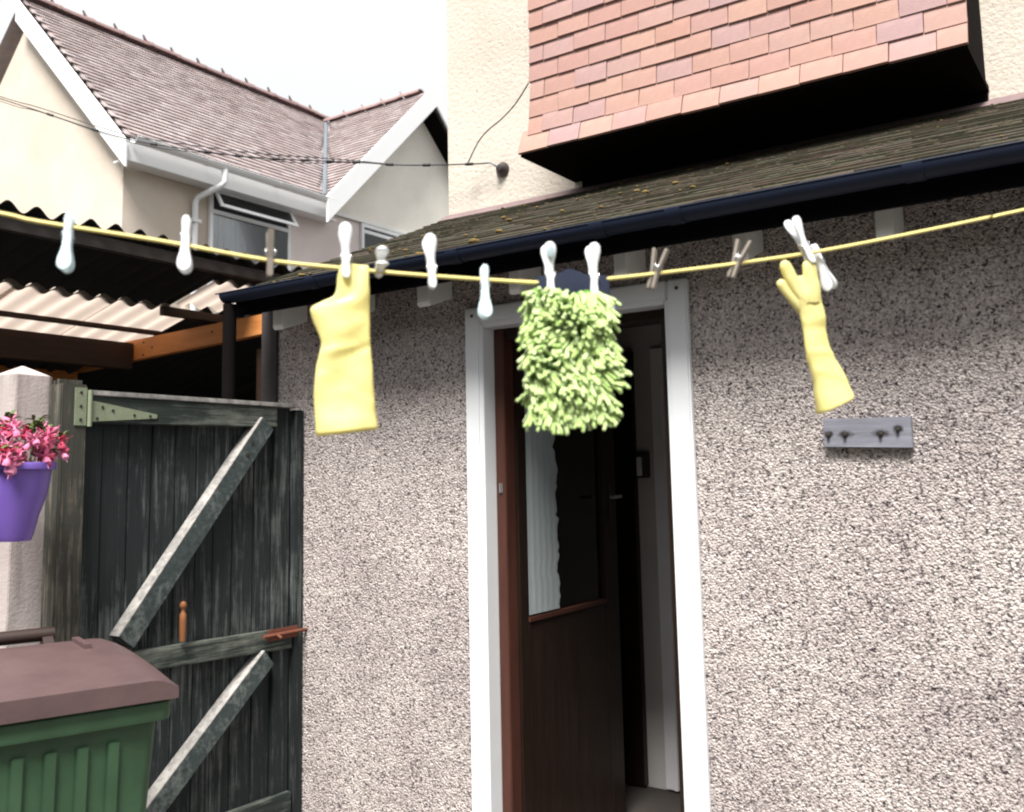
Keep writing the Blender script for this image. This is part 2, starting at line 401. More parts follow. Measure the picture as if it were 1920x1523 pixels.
# door leaf, opened inwards against the left
LX = -2.035; Y0, Y1 = D+.118, D+.118+.775
leaf = MB()
leaf.box(LX-.04, LX, Y0, Y0+.055, .06, 2.04); leaf.box(LX-.04, LX, Y1-.12, Y1, .06, 2.04)
leaf.box(LX-.04, LX, Y0+.0555, Y1-.1205, .06, .955); leaf.box(LX-.04, LX, Y0+.0555, Y1-.1205, 1.93, 2.04)
leaf = leaf.obj('door', DOORW, ext, bevel=.003, label='dark brown glazed door standing open inwards')
bd = MB(); bd.box(LX-.034, LX+.006, Y0+.056, Y1-.121, .9555, .972); bd.obj('glazing_bead', MAHOG, leaf)
MB().box(LX-.024, LX-.019, Y0+.056, Y1-.121, .973, 1.929).obj('glass_pane', DGLASS, leaf)
# reflection in the door glass, put in as a pale ragged-edged sheet
yc0, yc1 = Y0+.056, Y0+.27; zs = [ .98+i*(.95/60) for i in range(61)]
random.seed(11); ring = []; V = []; F = []
for i, z in enumerate(zs):
    e = yc1 + .006*math.sin(z*38) + .022*noise.noise(Vector((z*30, 3, 1))) + .010*noise.noise(Vector((z*80, 3, 1))) + (.010 if int(z*9) % 2 else 0)
    for jx in range(49):
        t = jx/48; y = yc0+(e-yc0)*t; V.append((LX+.001+.0004*(math.sin(t*34+z*1.2)), y, z))
for i in range(60):
    for jx in range(48):
        a = i*49+jx; F.append((a, a+1, a+50, a+49))
MB().add(V, F).obj('glass_reflection', GLASS_REFL, leaf, smooth=True, label='pale ragged-edged sheet painted as a reflection in the door glass')
bk = MB().box(LX-.08, LX-.085, Y0+.02, Y1, .06, 2.04).obj('dark_interior_sheet', simple('brown_dark_interior', (.030,.017,.012), .6, .3, 3), leaf)  # brown sheet stands in for the darkness seen through the glass
MB().tube([(LX-.0185,Y0+.118,1.405),(LX-.0165,Y0+.118,1.405)], .013, 20).obj('sticker', simple('teal_sticker', (.02,.28,.30), .5), leaf, label='round teal sticker on the door glass')
h = MB(); h.box(LX, LX+.008, Y1-.070, Y1-.035, 1.30, 1.46); h = h.obj('lock_plate', IRON, leaf, bevel=.003)
MB().tube([(LX+.008,Y1-.05,1.405),(LX+.045,Y1-.05,1.405),(LX+.055,Y1-.06,1.405),(LX+.056,Y1-.145,1.402)], [.009,.009,.009,.008], 10).obj('door_handle', STEEL, leaf, smooth=True)
# fascia, rafters, gutter
MB().box(-3.22, XR, 2.655, 2.68, 2.20, 2.268).obj('fascia', BLACKPAINT, ext, bevel=.003)
rf_x = [-3.06,-2.66,-2.265,-1.85,-1.43,-1.02,-.60,-.19,.22,.63,1.04,1.45]
for i, x in enumerate(rf_x):
    r = MB(); ww = .024 if i not in (0,2) else .03
    za = 2.135+random.uniform(-.004,.006)
    # sloping rafter with a sawn foot, notched a little by age
    poly = [(x-ww,2.745,za+.012),(x-ww,2.755,za),(x-ww,2.893,za+.05),(x-ww,2.893,2.36),(x-ww,2.745,2.30)]
    r.prism(poly, (2*ww,0,0))
    r.obj('rafter_foot', OLDWHITE, ext, bevel=.004, label='white painted rafter end under the eaves' if i == 0 else None)
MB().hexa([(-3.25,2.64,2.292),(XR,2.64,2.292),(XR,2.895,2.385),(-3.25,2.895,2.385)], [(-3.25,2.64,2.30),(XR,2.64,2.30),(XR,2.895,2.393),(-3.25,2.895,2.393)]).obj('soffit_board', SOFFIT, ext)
def gutter(name, mat, p, q, r, parent, joints=(), up_open=True, jr=1.09, jw=.05):
    """half-round open channel from p to q with union joints"""
    p, q = Vector(p), Vector(q); d = (q-p).normalized(); side = d.cross(Vector((0,0,1))).normalized()
    def ring(c, ro, ri):
        o_ = [c+side*(ro*math.cos(a))+Vector((0,0,ro*math.sin(a))) for a in [math.pi+math.pi*k/14 for k in range(15)]]
        i_ = [c+side*(ri*math.cos(a))+Vector((0,0,ri*math.sin(a))) for a in [2*math.pi-math.pi*k/14 for k in range(15)]]
        return o_+i_
    g = MB().loft([ring(p, r, r*.93), ring(q, r, r*.93)]).obj(name, mat, parent, smooth=True)
    for t in joints:
        c = p+d*t
        MB().loft([ring(c-d*jw/2, r*jr, r*1.01), ring(c+d*jw/2, r*jr, r*1.01)]).obj('gutter_joint', mat, g, smooth=True)
    return g
g = gutter('gutter', BLACK, (-3.20,2.59,2.278), (XR,2.59,2.280), .038, ext, joints=[.53,1.22,1.79,2.05,2.72,3.5,4.4,5.4])
rl = MB().tube([(-3.22,2.59-.038,2.279),(XR,2.59-.038,2.281)], .003, 8).obj('gutter_rim', BLACK, g, smooth=True)
dp = MB().tube([(-3.175,2.59,2.235),(-3.175,2.59,2.15),(-3.175,2.59,1.70),(-3.175,2.59,.1)], .028, 14).obj('downpipe', SOFFIT, ext, smooth=True)
# roof of small tiles, each course lapping the one below
rb = MB(); rows = 21; sl = math.atan2(.815, 1.98); L_ = math.hypot(.815, 1.98)
random.seed(3)
for i in range(rows):
    t = i/rows; gx = L_/rows
    y0 = 2.61+1.98*t; z0 = 2.272+.815*t; xl = -3.225-.375*t
    cs, sn = math.cos(sl), math.sin(sl)
    x = xl + (0 if i % 2 else -.08) ; 
    while x < XR:
        wd = .166; xa = max(x, xl); xb = x+wd-.003
        if xb-xa > .03:
            dz = random.uniform(0,.006); ln = gx*1.35; dy = random.uniform(-.004,.004)
            lift = .009+dz*1.2
            a = [(xa,y0+dy,z0+lift-.012),(xb,y0+dy,z0+lift-.012+random.uniform(-.002,.002)),(xb,y0+cs*ln,z0+sn*ln-.004),(xa,y0+cs*ln,z0+sn*ln-.004)]
            bq = [(xa,y0+dy-.003,z0+lift),(xb,y0+dy-.003,z0+lift),(xb,y0+cs*ln,z0+sn*ln+.006),(xa,y0+cs*ln,z0+sn*ln+.006)]
            rb.hexa(a, bq)
        x += wd
rb.obj('roof_tiles', LTILE, ext, kind='stuff', label='mossy dark brown tiles of the lean-to roof')
MB().hexa([(-3.22,2.63,2.255),(XR,2.63,2.255),(XR,4.59,3.055),(-3.58,4.59,3.055)], [(-3.22,2.63,2.266),(XR,2.63,2.266),(XR,4.59,3.067),(-3.58,4.59,3.067)]).obj('roof_deck', SOFFIT, ext)
def blob(mb, c, r, sq=.5, seed=0, n=7, m=5):
    rings = []
    for i in range(m+1):
        th = math.pi*(i/m); ring = []
        for j in range(n):
            a = 2*math.pi*j/n; v = Vector((math.sin(th)*math.cos(a), math.sin(th)*math.sin(a), math.cos(th)*sq))
            k = r*(1+.35*noise.noise(v*1.7+Vector((seed*3.1,0,0)))); ring.append(Vector(c)+v*k)
        rings.append(ring)
    mb.loft(rings, True)
mm = MB(); random.seed(5)
for i in range(90):
    t = random.random()**1.3; x = random.uniform(-3.2-.3*t, 3.2); 
    if random.random() < .55: x = random.uniform(-3.1-.3*t, -1.6)
    blob(mm, (x, 2.61+1.98*t, 2.288+.815*t), (random.uniform(.004,.012) if i % 5 else random.uniform(.014,.024))*(1 if x < -1.6 else .6), .5, i, 8, 5)
mm.obj('moss', MOSS, ext, smooth='all', kind='stuff', label='yellowish brown moss cushions on the lean-to roof')
mm = MB(); random.seed(15)
for i in range(2600):
    t = random.random(); x = random.uniform(-3.2-.35*t, 3.4)
    if noise.noise(Vector((x*1.6, t*4, 2))) < -.12: continue
    blob(mm, (x, 2.61+1.98*t, 2.279+.815*t), random.uniform(.006,.016), .55, i, 6, 3)
mm.obj('moss_growth', simple('dark_moss', (.040,.034,.020), .95, .5, 9, .5, 90), ext, smooth='all', kind='stuff', label='dark brownish green moss spread over the lean-to roof')
MB().hexa([(-3.60,4.50,3.045),(XR,4.50,3.045),(XR,4.598,3.085),(-3.60,4.598,3.085)], [(-3.60,4.50,3.062),(XR,4.50,3.062),(XR,4.598,3.125),(-3.60,4.598,3.125)]).obj('flashing', FLASH, ext, bevel=.004)

# ------------------------------------------------------------------ main house with tile-hung bay
YM = 4.6
house = thing('main_house', 'cream roughcast main house rising behind the lean-to with an overhanging tile-hung bay', 'building', (-1.5, YM, 0))
MB().box(-3.585, 4.2, YM, 9.0, 0, 6.6).obj('wall', CREAM, house, bevel=.01)
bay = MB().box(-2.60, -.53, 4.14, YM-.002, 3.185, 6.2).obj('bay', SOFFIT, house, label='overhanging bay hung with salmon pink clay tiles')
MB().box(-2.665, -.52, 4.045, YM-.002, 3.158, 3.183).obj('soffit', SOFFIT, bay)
random.seed(21)
gauge = .0995; tw = .186
meshes = {}
def tile_mesh(wd, key):
    if key not in meshes:
        # slightly cambered plain tile: 3 strips across
        rings = []
        for t in (0,.5,1):
            z = t*gauge*1.4; arc = .002*(1-abs(2*t-1))
            rings.append([(-wd/2,-.008-arc,z),(wd/2,-.008-arc,z),(wd/2,.007-arc,z),(-wd/2,.007-arc,z)])
        meshes[key] = MB().loft(rings).mesh('tile', BTILE)
    return meshes[key]
kick = [0, .028, .040, .046, .050]
for row in range(11):
    z0 = 3.172+row*gauge; yo = 4.035+(kick[row] if row < 5 else .052)
    tilt = math.atan2(.014+(.022 if row == 0 else .006 if row == 1 else 0), gauge)
    xl = -2.672+(.045 if row else 0)+random.uniform(-.004,.004)
    first = tw*(1 if row % 2 == 0 else .5)*.98
    x = xl; k = 0
    while x < -.53:
        wd = first if k == 0 else tw
        wd = min(wd, -.515-x)
        if wd < .03: break
        key = round(wd, 3)
        M_ = Matrix.Translation((x+wd/2, yo+random.uniform(-.003,.003), z0+random.uniform(-.003,.003))) @ Matrix.Rotation(random.uniform(-.008,.008), 4, 'Y') @ Matrix.Rotation(-tilt, 4, 'X')
        o = bpy.data.objects.new('tile', tile_mesh(wd-.004, key)); C.objects.link(o); o.parent = bay
        o.matrix_basis = parent_world(bay).inverted() @ M_
        x += wd; k += 1
# insulator hook on the cream wall
MB().box(-2.60, -.525, YM-.03, YM-.002, 3.10, 3.157).obj('recess_shade', SOFFIT, bay, label='black strip painted as the shade under the bay')  # black strip stands in for shade on the wall below the bay
ins = thing('wall_insulator', 'small round dark metal wire insulator fixed to the cream house wall', 'insulator', (-3.16, YM, 3.335))
b = MB(); b.tube([(-3.16,YM-.001,3.335),(-3.16,YM-.012,3.335),(-3.16,YM-.03,3.335),(-3.16,YM-.05,3.335)], [.045,.045,.033,.018], 16); b.obj('insulator_body', simple('dark_brown_ceramic', (.055,.045,.045), .4, .3), ins, smooth=True)
MB().tube([(-3.16,YM-.05,3.335),(-3.17,YM-.075,3.345),(-3.19,YM-.08,3.36),(-3.215,YM-.07,3.37)], .005, 8).obj('hook', LEAD, ins, smooth=True)
# overhead cable from the far left to the insulator
def smoothpath(pts, n=6):
    pts = [Vector(p) for p in pts]; out = []
    for i in range(len(pts)-1):
        p0 = pts[max(i-1,0)]; p1 = pts[i]; p2 = pts[i+1]; p3 = pts[min(i+2,len(pts)-1)]
        for k in range(n):
            t = k/n
            out.append(.5*((2*p1)+(p2-p0)*t+(2*p0-5*p1+4*p2-p3)*t*t+(3*p1-p0-3*p2+p3)*t*t*t))
    return out+[pts[-1]]
cab = thing('overhead_cable', 'thin black overhead cable sagging across the neighbouring roof to the cream wall', 'cable', (-5.149,4.0,3.705))
cp = [(-7.9,2.8,4.78),(-6.703,3.4,4.267),(-6.369,3.5,4.127),(-5.784,3.8,3.881),(-5.149,4.0,3.705),(-4.741,4.15,3.616),(-4.326,4.25,3.538),(-4.071,4.35,3.501),(-3.776,4.42,3.442),(-3.339,4.5,3.38),(-3.215,4.53,3.370)]
cpath = smoothpath(cp)
MB().tube(cpath, .0042, 6).obj('cable_strand', CABLE, cab, smooth=True)
cpath2 = [p+Vector((0,0,.028*math.sin(min(1,i/44)*math.pi)+.004)) for i, p in enumerate(cpath[:46])]
MB().tube(cpath2, .0034, 6).obj('cable_strand', CABLE, cab, smooth=True)
cpath3 = [p+Vector((0,0,-.016*math.sin(i/40*math.pi*3)**2-.003)) for i, p in enumerate(cpath[:42])]
MB().tube(cpath3, .0028, 6).obj('cable_strand', CABLE, cab, smooth=True)
for i in (13,16,20,24,27,31,34,37,41,46,50,54):
    if i < len(cpath)-1:
        p = cpath[i]; d = (cpath[i+1]-p).normalized(); MB().tube([p-d*.025,p+d*.025], .0095, 8).obj('cable_tie', TIE, cab, smooth=True)
MB().tube(smoothpath([(-3.352,4.5,3.385),(-3.271,4.5,3.50),(-3.18,4.48,3.551),(-3.058,4.45,3.585),(-2.86,4.3,3.58),(-2.655,4.12,3.585)]), .0038, 6).obj('branch_cable', CABLE, cab, smooth=True)

# ------------------------------------------------------------------ neighbouring house
nb = thing('neighbouring_house', 'neighbouring cream rendered house with pinkish brown tiled roof and white gable boards', 'building', (-10.5, 8.0, 0))
NX = -9.15; NY = 6.0; EZ = 5.17
MB().box(-13.2, NX, NY, 13.6, 0, 5.12).obj('wall', NWALL, nb)
MB().prism([(-13.2,NY,5.121),(NX,NY,5.121),(-11.2,NY,7.25)], (0,.25,0)).obj('gable_wall', NWALL, nb)
MB().box(NX, NX+.012, 8.395, 13.6, 3.0, 5.09).obj('wall_panel', NWALL_PINK, nb, label='pinkish roughcast part of the wall')
# gable facing the yard
GY0, GYR, GX = 8.90, 11.0, NX+.03
MB().prism([(GX,GY0+.2,5.14),(GX,13.3,5.14),(GX,GYR,7.36)], (-.2,0,0)).obj('gable_panel', NGABLE, nb)
MB().box(GX-.1, GX+.025, GY0+.22, 13.3, 5.10, 5.139).obj('gable_drip_board', OLDWHITE, nb)
def tiled_plane(mb, o, ex, es, n, length, slope_len, inside, g=.1, wd=.165, th=.024):
    """o origin at the eave, ex along the course, es up the slope, n outward normal; inside(u, s) keeps a tile"""
    o, ex, es, n = map(Vector, (o, ex, es, n)); rows = int(slope_len/g)
    for i in range(rows):
        s0 = i*g; k = int(length/wd)+2
        for jx in range(-1, k):
            u0 = jx*wd+(wd/2 if i % 2 else 0); um = u0+wd/2
            if not inside(um, s0+g/2): continue
            lift = th+random.uniform(0,.004); a = []; bb = []
            u1 = u0+wd-.004; s1 = s0+g*1.25; jo = random.uniform(-.002,.002)
            q0 = [(u0,s0+jo),(u1,s0+jo),(u1,s1),(u0,s1)]
            for (uu, ss), lo, hi in zip(q0, (lift-.014,lift-.014,0,0), (lift,lift,.004,.004)):
                a.append(o+ex*uu+es*ss+n*lo); bb.append(o+ex*uu+es*ss+n*hi)
            mb.hexa(a, bb)
random.seed(9)
s2 = math.sqrt(.5)
mb = MB(); VX = -8.92
# main slope faces +X: eave along Y at z 5.2, valley cuts its far end at 45 degrees
valleyY = 8.80
tiled_plane(mb, (VX,NY-.13,5.195), (0,1,0), (-s2,0,s2), (s2,0,s2), 5.3, 3.28, lambda u, s: .06 <= u <= (valleyY-(NY-.13))+s*s2-.05)
# gable slope faces -Y: courses run along X, eave side at Y=valleyY
tiled_plane(mb, (VX+.08,valleyY-.0,5.195), (-1,0,0), (0,s2,s2), (0,-s2,s2), 2.5, 3.12, lambda u, s: -.02 <= u <= .05+s*s2-.02)
mb.obj('roof_tiles', NTILE, nb, kind='stuff', label='pinkish brown tiles of the neighbouring roof')
dk = MB()
dk.add([(VX,NY-.1,5.20),(VX,valleyY,5.20),(VX-2.3,valleyY+2.3,7.50),(VX-2.3,NY-.1,7.50)], [(0,1,2,3)])
dk.add([(VX+.06,valleyY,5.20),(VX+.06,valleyY+2.2,7.40),(VX-2.3,valleyY+2.2,7.40),(VX-.0,valleyY,5.20)], [(0,1,2,3)])
dk.add([(VX+.06,valleyY+2.2,7.40),(VX+.06,valleyY+4.4,5.2),(VX-2.4,valleyY+4.4,5.2),(VX-2.4,valleyY+2.2,7.40)], [(0,1,2,3)])
dk.add([(VX-2.3,NY-.1,7.50),(VX-2.3,13.4,7.50),(VX-4.6,13.4,5.20),(VX-4.6,NY-.1,5.20)], [(0,1,2,3)])
dk.obj('roof_deck', NTILE, nb)
# valley lead, lying in the corner between both slopes
vv = MB(); A_ = Vector((VX,valleyY,5.235)); B_ = Vector((VX-2.25,valleyY+2.25,7.485))
vv.tube([A_,B_], .034, 8); vv.obj('valley_lead', LEAD, nb, smooth=True)
# ridge tiles: half-round clay, a raised lip at each joint
def ridge_tile_mesh(L0, ax):
    rings = []
    for t, r in ((0,.105),(.06,.112),(.10,.098),(L0,.098)):
        ring = []
        for kx in range(9):
            a = math.pi*kx/8; c_, s_x = r*math.cos(a), r*math.sin(a)
            ring.append((c_, t, s_x*.8) if ax == 'Y' else (t, c_, s_x*.8))
        for kx in range(9):
            a = math.pi-math.pi*kx/8; c_, s_x = (r-.015)*math.cos(a), (r-.015)*math.sin(a)
            ring.append((c_, t, s_x*.8) if ax == 'Y' else (t, c_, s_x*.8))
        rings.append(ring)
    m_ = MB().loft(rings)
    # upstanding lip of the joint
    if ax == 'Y': m_.prism([(-.03,-.005,.075),(.03,-.005,.075),(.012,-.05,.155),(-.012,-.05,.155)], (0,.012,0))
    else: m_.prism([(-.005,-.03,.075),(-.005,.03,.075),(-.05,.012,.155),(-.05,-.012,.155)], (.012,0,0))
    return m_.mesh('ridge_tile', RIDGE, smooth=True)
ry = ridge_tile_mesh(.44,'Y'); rx = ridge_tile_mesh(.44,'X')
y = NY-.15
while y < 11.0:
    o = local('ridge_tile', ry, nb, M=parent_world(nb).inverted() @ Matrix.Translation((-11.2, y, 7.50+random.uniform(-.008,.008)))); y += .445
x = -11.1
while x < VX-.2:
    o = local('ridge_tile', rx, nb, M=parent_world(nb).inverted() @ Matrix.Translation((x, valleyY+2.2, 7.405+random.uniform(-.006,.006)) ) @ Matrix.Scale(.9,4)); x += .41
# bargeboards
def barge(name, p, q, w_, depth, thick, label=None):
    p, q = Vector(p), Vector(q); d = (q-p)
    return MB().prism([p, q, q-Vector((0,0,w_)), p-Vector((0,0,w_))], thick).obj(name, UPVC, nb, bevel=.004, label=label)
barge('bargeboard', (-8.86,NY-.15,5.14), (-11.2,NY-.15,7.46), .30, 0, (0,-.03,0), 'white sloping bargeboard at the near end of the roof')
barge('bargeboard', (VX+.13,valleyY-.10,5.19), (VX+.13,GYR,7.49), .36, 0, (.035,0,0))
barge('bargeboard', (VX+.13,GYR+.001,7.49), (VX+.13,13.35,5.14), .36, 0, (.035,0,0))
MB().prism([(VX+.09,valleyY+.16,5.10),(VX+.09,GYR,7.12),(GX,GYR,7.12),(GX,valleyY+.16,5.10)], (0,.02,-.02)).obj('verge_soffit', UPVC, nb)
MB().prism([(VX+.09,13.3,5.0),(VX+.09,GYR,7.10),(GX,GYR,7.10),(GX,13.3,5.0)], (0,.02,-.02)).obj('verge_soffit', SOFFIT, nb)
MB().box(GX-.02, VX-.021, NY-.13, valleyY+.25, 4.947, 4.965).obj('soffit', UPVC, nb)
MB().box(VX-.02, VX+.004, NY-.13, valleyY+.05, 4.945, 5.165).obj('fascia', UPVC, nb, bevel=.003)
ng = gutter('gutter', UPVC, (VX+.10,NY-.10,5.175), (VX+.10,valleyY+.05,5.165), .060, nb, joints=[.02,.95,2.0,2.97])
MB().tube([(VX+.160,NY-.10,5.176),(VX+.160,valleyY+.05,5.166)], .007, 8).obj('gutter_rim', UPVC, ng, smooth=True)
pipe = MB().tube([(VX+.12,7.08,5.12),(VX+.12,7.08,4.98),(VX+.11,7.06,4.94),(NX+.07,6.92,4.80),(NX+.055,6.90,4.74),(NX+.055,6.90,2.6)], .036, 12).obj('downpipe', UPVC, nb, smooth=True)
MB().box(NX,NX+.10,6.84,6.96,4.50,4.54).obj('pipe_bracket', UPVC, pipe)
# window with an open fanlight above a blind
def window(y0, y1, z0, z1, zt, openfan=True, label=None):
    x = NX+.014 if y0 > 8.8 else NX+.001
    f = MB(); t = .05; X0, X1 = x+.001, x+.045
    f.box(X0,X1,y0,y0+t,z0,z1); f.box(X0,X1,y1-t,y1,z0,z1); f.box(X0,X1,y0+t,y1-t,z1-t,z1); f.box(X0,X1,y0+t,y1-t,z0,z0+t); f.box(X0,X1,y0+t,y1-t,zt-t/2,zt+t/2)
    f = f.obj('window', UPVC, nb, bevel=.004, label=label)
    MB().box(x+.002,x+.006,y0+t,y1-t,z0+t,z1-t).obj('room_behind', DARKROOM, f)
    MB().box(x+.030,x+.034,y0+t,y1-t,z0+t,zt-t/2).obj('pane', GLASS, f)
    n = int((y1-y0-2*t)/.09)
    sl_ = MB().box(x+.012,x+.015,-.041,.041,z0+t,zt-t/2).mesh('blind_slat', BLIND)
    for i in range(n):
        yy = y0+t+.045+i*.09; o = bpy.data.objects.new('blind_slat', sl_); C.objects.link(o); o.parent = f
        o.matrix_basis = parent_world(f).inverted() @ Matrix.Translation((x*0, yy, 0))
    if openfan:
        zb, zz = zt+t/2, z1-t; dx = .14
        s = MB(); tf = .045
        def P(y, k, off=0): return (x+.05+dx*(1-k)+off, y, zb+(zz-zb)*k)
        for (ya, yb, ka, kb) in ((y0+t*.6,y0+t*.6+tf,0,1),(y1-t*.6-tf,y1-t*.6,0,1),(y0+t*.6+tf,y1-t*.6-tf,0,.2),(y0+t*.6+tf,y1-t*.6-tf,.86,1)):
            s.hexa([P(ya,ka),P(yb,ka),P(yb,kb),P(ya,kb)], [P(ya,ka,.035),P(yb,ka,.035),P(yb,kb,.035),P(ya,kb,.035)])
        s = s.obj('fanlight', UPVC, f, bevel=.003, label='top-hung fanlight pushed open')
        MB().hexa([P(y0+t*.6+tf,.2,.014),P(y1-t*.6-tf,.2,.014),P(y1-t*.6-tf,.86,.014),P(y0+t*.6+tf,.86,.014)], [P(y0+t*.6+tf,.2,.018),P(y1-t*.6-tf,.2,.018),P(y1-t*.6-tf,.86,.018),P(y0+t*.6+tf,.86,.018)]).obj('pane', GLASS, f)
    return f
window(7.12, 8.39, 3.75, 5.0, 4.70, True, 'white window with grey vertical blinds and open fanlight')
window(9.70, 11.4, 3.95, 5.09, 4.98, False, 'white window under the gable half hidden by the lean-to roof')

# ------------------------------------------------------------------ carport of corrugated sheets behind the gate
cp_ = thing('carport', 'dark carport with wavy corrugated roof edge, orange and brown timber beams behind the gate', 'carport', (-6.0, 3.5, 0))
def roofz(x): return 2.905-.25*(-4.7-x)
def sheet(x0, x1, y0, y1, m, dz=0, amp=.026, pitch=.1505, ph=2.90, label=None, nm='corrugated_sheet', th=.006):
    V = []; F = []; ny = int((y1-y0)/pitch*12); cols = ny+1
    for side in (0, 1):
        for x in (x0, x1):
            for i in range(cols):
                y = y0+(y1-y0)*i/ny; c = math.cos(2*math.pi*(y-ph)/pitch)
                V.append((x, y, roofz(x)+amp*c+dz-(th if side else 0)))
    n = cols
    for i in range(ny):
        F.append((i, i+1, n+i+1, n+i)); F.append((2*n+i, 3*n+i, 3*n+i+1, 2*n+i+1))
        F.append((i, 2*n+i, 2*n+i+1, i+1)); F.append((n+i, n+i+1, 3*n+i+1, 3*n+i))
    F.append((0, n, 3*n, 2*n)); F.append((n-1, 3*n-1, 4*n-1, 2*n-1))
    return MB().add(V, F).obj(nm, m, cp_, smooth=True, label=label)
for i, (a, b_) in enumerate([(-.2,.95),(.93,1.98),(1.96,2.96),(2.94,3.99)]): sheet(-5.56, -4.7, a, b_, SHEET, .004*(i % 2))
for i, (a, b_) in enumerate([(3.97,4.85),(4.83,5.75)]): sheet(-5.05, -4.7, a, b_, SHEET, .004*(i % 2))
for i, (a, b_) in enumerate([(-.2,.95),(.93,1.98),(1.96,2.96),(2.94,3.99),(3.97,4.24)]): sheet(-8.05, -6.30, a, b_, SHEET, -.03)
MB().box(-6.80,-6.75,-.2,4.095,2.245,2.355).obj('beam', ORANGE, cp_, bevel=.004, label='orange stained far beam')
for i, (a, b_) in enumerate([(-.2,.95),(.93,1.98),(1.96,2.96),(2.94,3.6),(3.58,4.24)]): sheet(-6.36, -5.50, a, b_, GRP, -.010-.003*(i % 2), amp=.017, label='frosted translucent roof sheet', nm='translucent_sheet', th=.002)
sheet(-5.44, -5.02, 3.99, 4.62, GRP, -.012, amp=.017, label='frosted translucent roof sheet', nm='translucent_sheet', th=.002)
sheet(-5.47, -5.03, 4.60, 5.75, SHEET, -.004); sheet(-8.0, -5.46, 4.22, 5.75, SHEET, -.016)
for x, y0, y1, ww, hh in ((-4.76,-.2,5.75,.05,.07),(-5.47,3.9,5.75,.05,.06),(-5.87,-.2,4.24,.05,.03),(-7.2,-.2,5.75,.05,.05)):
    zt = roofz(x)-.034; MB().box(x-ww/2, x+ww/2, y0, y1, zt-hh, zt).obj('purlin', GREYBEAM if x > -5 else BROWN, cp_, bevel=.003)
MB().box(-6.13,-6.06,-.2,4.095,2.315,2.505).obj('beam', BROWN, cp_, bevel=.004, label='dark brown beam carrying the roof')
# stained rafter crossing behind the wall end
raf = MB().hexa([(-8.1,4.10,2.30),(-3.9,4.10,2.465),(-3.9,4.15,2.465),(-8.1,4.15,2.30)], [(-8.1,4.10,2.475),(-3.9,4.10,2.588),(-3.9,4.15,2.588),(-8.1,4.15,2.475)]).obj('rafter', ORANGE, cp_, bevel=.004, label='orange stained pine rafter')
for x, z in ((-5.95,2.50),(-5.95,2.41),(-6.55,2.40),(-5.85,2.455),(-5.2,2.50)):
    MB().tube([(x,4.096,z),(x,4.102,z)], .008, 8).obj('bolt_head', IRON, raf)
for x, y in ((-4.8,4.22),(-4.8,5.6),(-7.9,4.22),(-7.9,.6),(-7.9,2.4)): MB().box(x-.045,x+.045,y-.045,y+.045,0,min(2.36, roofz(x)-.12)).obj('post', BROWN, cp_)
for k in range(26): MB().box(-8.16,-8.14,-.4+.24*k,-.4+.24*k+.232,0,2.02).obj('wall_board', SHED, cp_)
for k in range(19): MB().box(-8.14+.24*k,-8.14+.24*k+.232,5.76,5.78,0,2.62).obj('wall_board', SHED, cp_)
wb = MB().hexa([(-4.62,4.9,1.80),(-4.12,4.9,1.80),(-4.12,4.92,1.80),(-4.62,4.92,1.80)], [(-4.62,4.9,1.915),(-4.12,4.9,1.955),(-4.12,4.92,1.955),(-4.62,4.92,1.915)])
tag(wb.obj('pale_board', UPVC, bevel=.004), 'pale white board end showing in the gap above the gate beside the wall', 'board')

# ------------------------------------------------------------------ tall conifer mass added behind the camera to block low sky light
hedge_blocker = thing('conifer_blocker', 'tall dark conifer mass added out of view to block low sky light', 'hedge_blocker', (0, -4.2, 0))
LEAFH = simple('blocker_foliage', (.028,.045,.018), .9, .4, 20)
MB().box(-9, 8, -5.2, -4.4, .3, 4.5).obj('inner_mass', LEAFH, hedge_blocker)
random.seed(50); hm = MB()
for i in range(11000):
    x = random.uniform(-9.2, 8.2); z = random.uniform(.1, 4.7); y = -4.25+.16*noise.noise(Vector((x*1.3, z*1.3, 0)))+random.uniform(-.08,.08)
    if z > 4.4: y = random.uniform(-5.2,-4.2)
    a = random.uniform(-.5,.5); l = random.uniform(.08,.17); w_ = l*.35; u_v = Vector((math.sin(a), random.uniform(-.2,.6), math.cos(a))).normalized(); sd_ = u_v.cross(Vector((0,1,.3))).normalized()
    c = Vector((x,y,z)); hm.add([c-sd_*w_, c+u_v*l*.3-sd_*w_*1.2, c+u_v*l, c+u_v*l*.3+sd_*w_*1.2, c+sd_*w_], [(0,1,2,3,4)])
o = hm.obj('foliage', LEAFH, hedge_blocker); o['kind'] = 'stuff'

# ------------------------------------------------------------------ gate, posts, fence
gate = thing('gate', 'weathered dark green ledged and braced timber gate beside the pebbledashed wall', 'gate', (-3.1, 1.9, 0))
GX0 = -3.095
ys = [1.899,1.978,2.083,2.181,2.28,2.376,2.461,2.554,2.66,2.75,2.838]
random.seed(4)
for i in range(len(ys)-1):
    xo = random.uniform(-.004,.003) - (.0 if i else -.006)
    top = 1.815+random.uniform(-.004,.004) if i < 9 else 1.822
    MB().box(GX0-.02+xo, GX0+xo+(.018 if i == 9 else 0), ys[i]+.002, ys[i+1]-.002, .06, top).obj('board', GATE, gate, bevel=.002)
def ledge(z0a, z1a, z0b, z1b, ya, yb, m=RAILM, nm='rail', th=.038, label=None):
    return MB().hexa([(GX0+.005,ya,z0a),(GX0+.005+th,ya,z0a),(GX0+.005+th,yb,z0b),(GX0+.005,yb,z0b)], [(GX0+.005,ya,z1a),(GX0+.005+th,ya,z1a),(GX0+.005+th,yb,z1b),(GX0+.005,yb,z1b)]).obj(nm, m, gate, bevel=.003, label=label)
ledge(1.712,1.806,1.722,1.806,1.900,2.745)
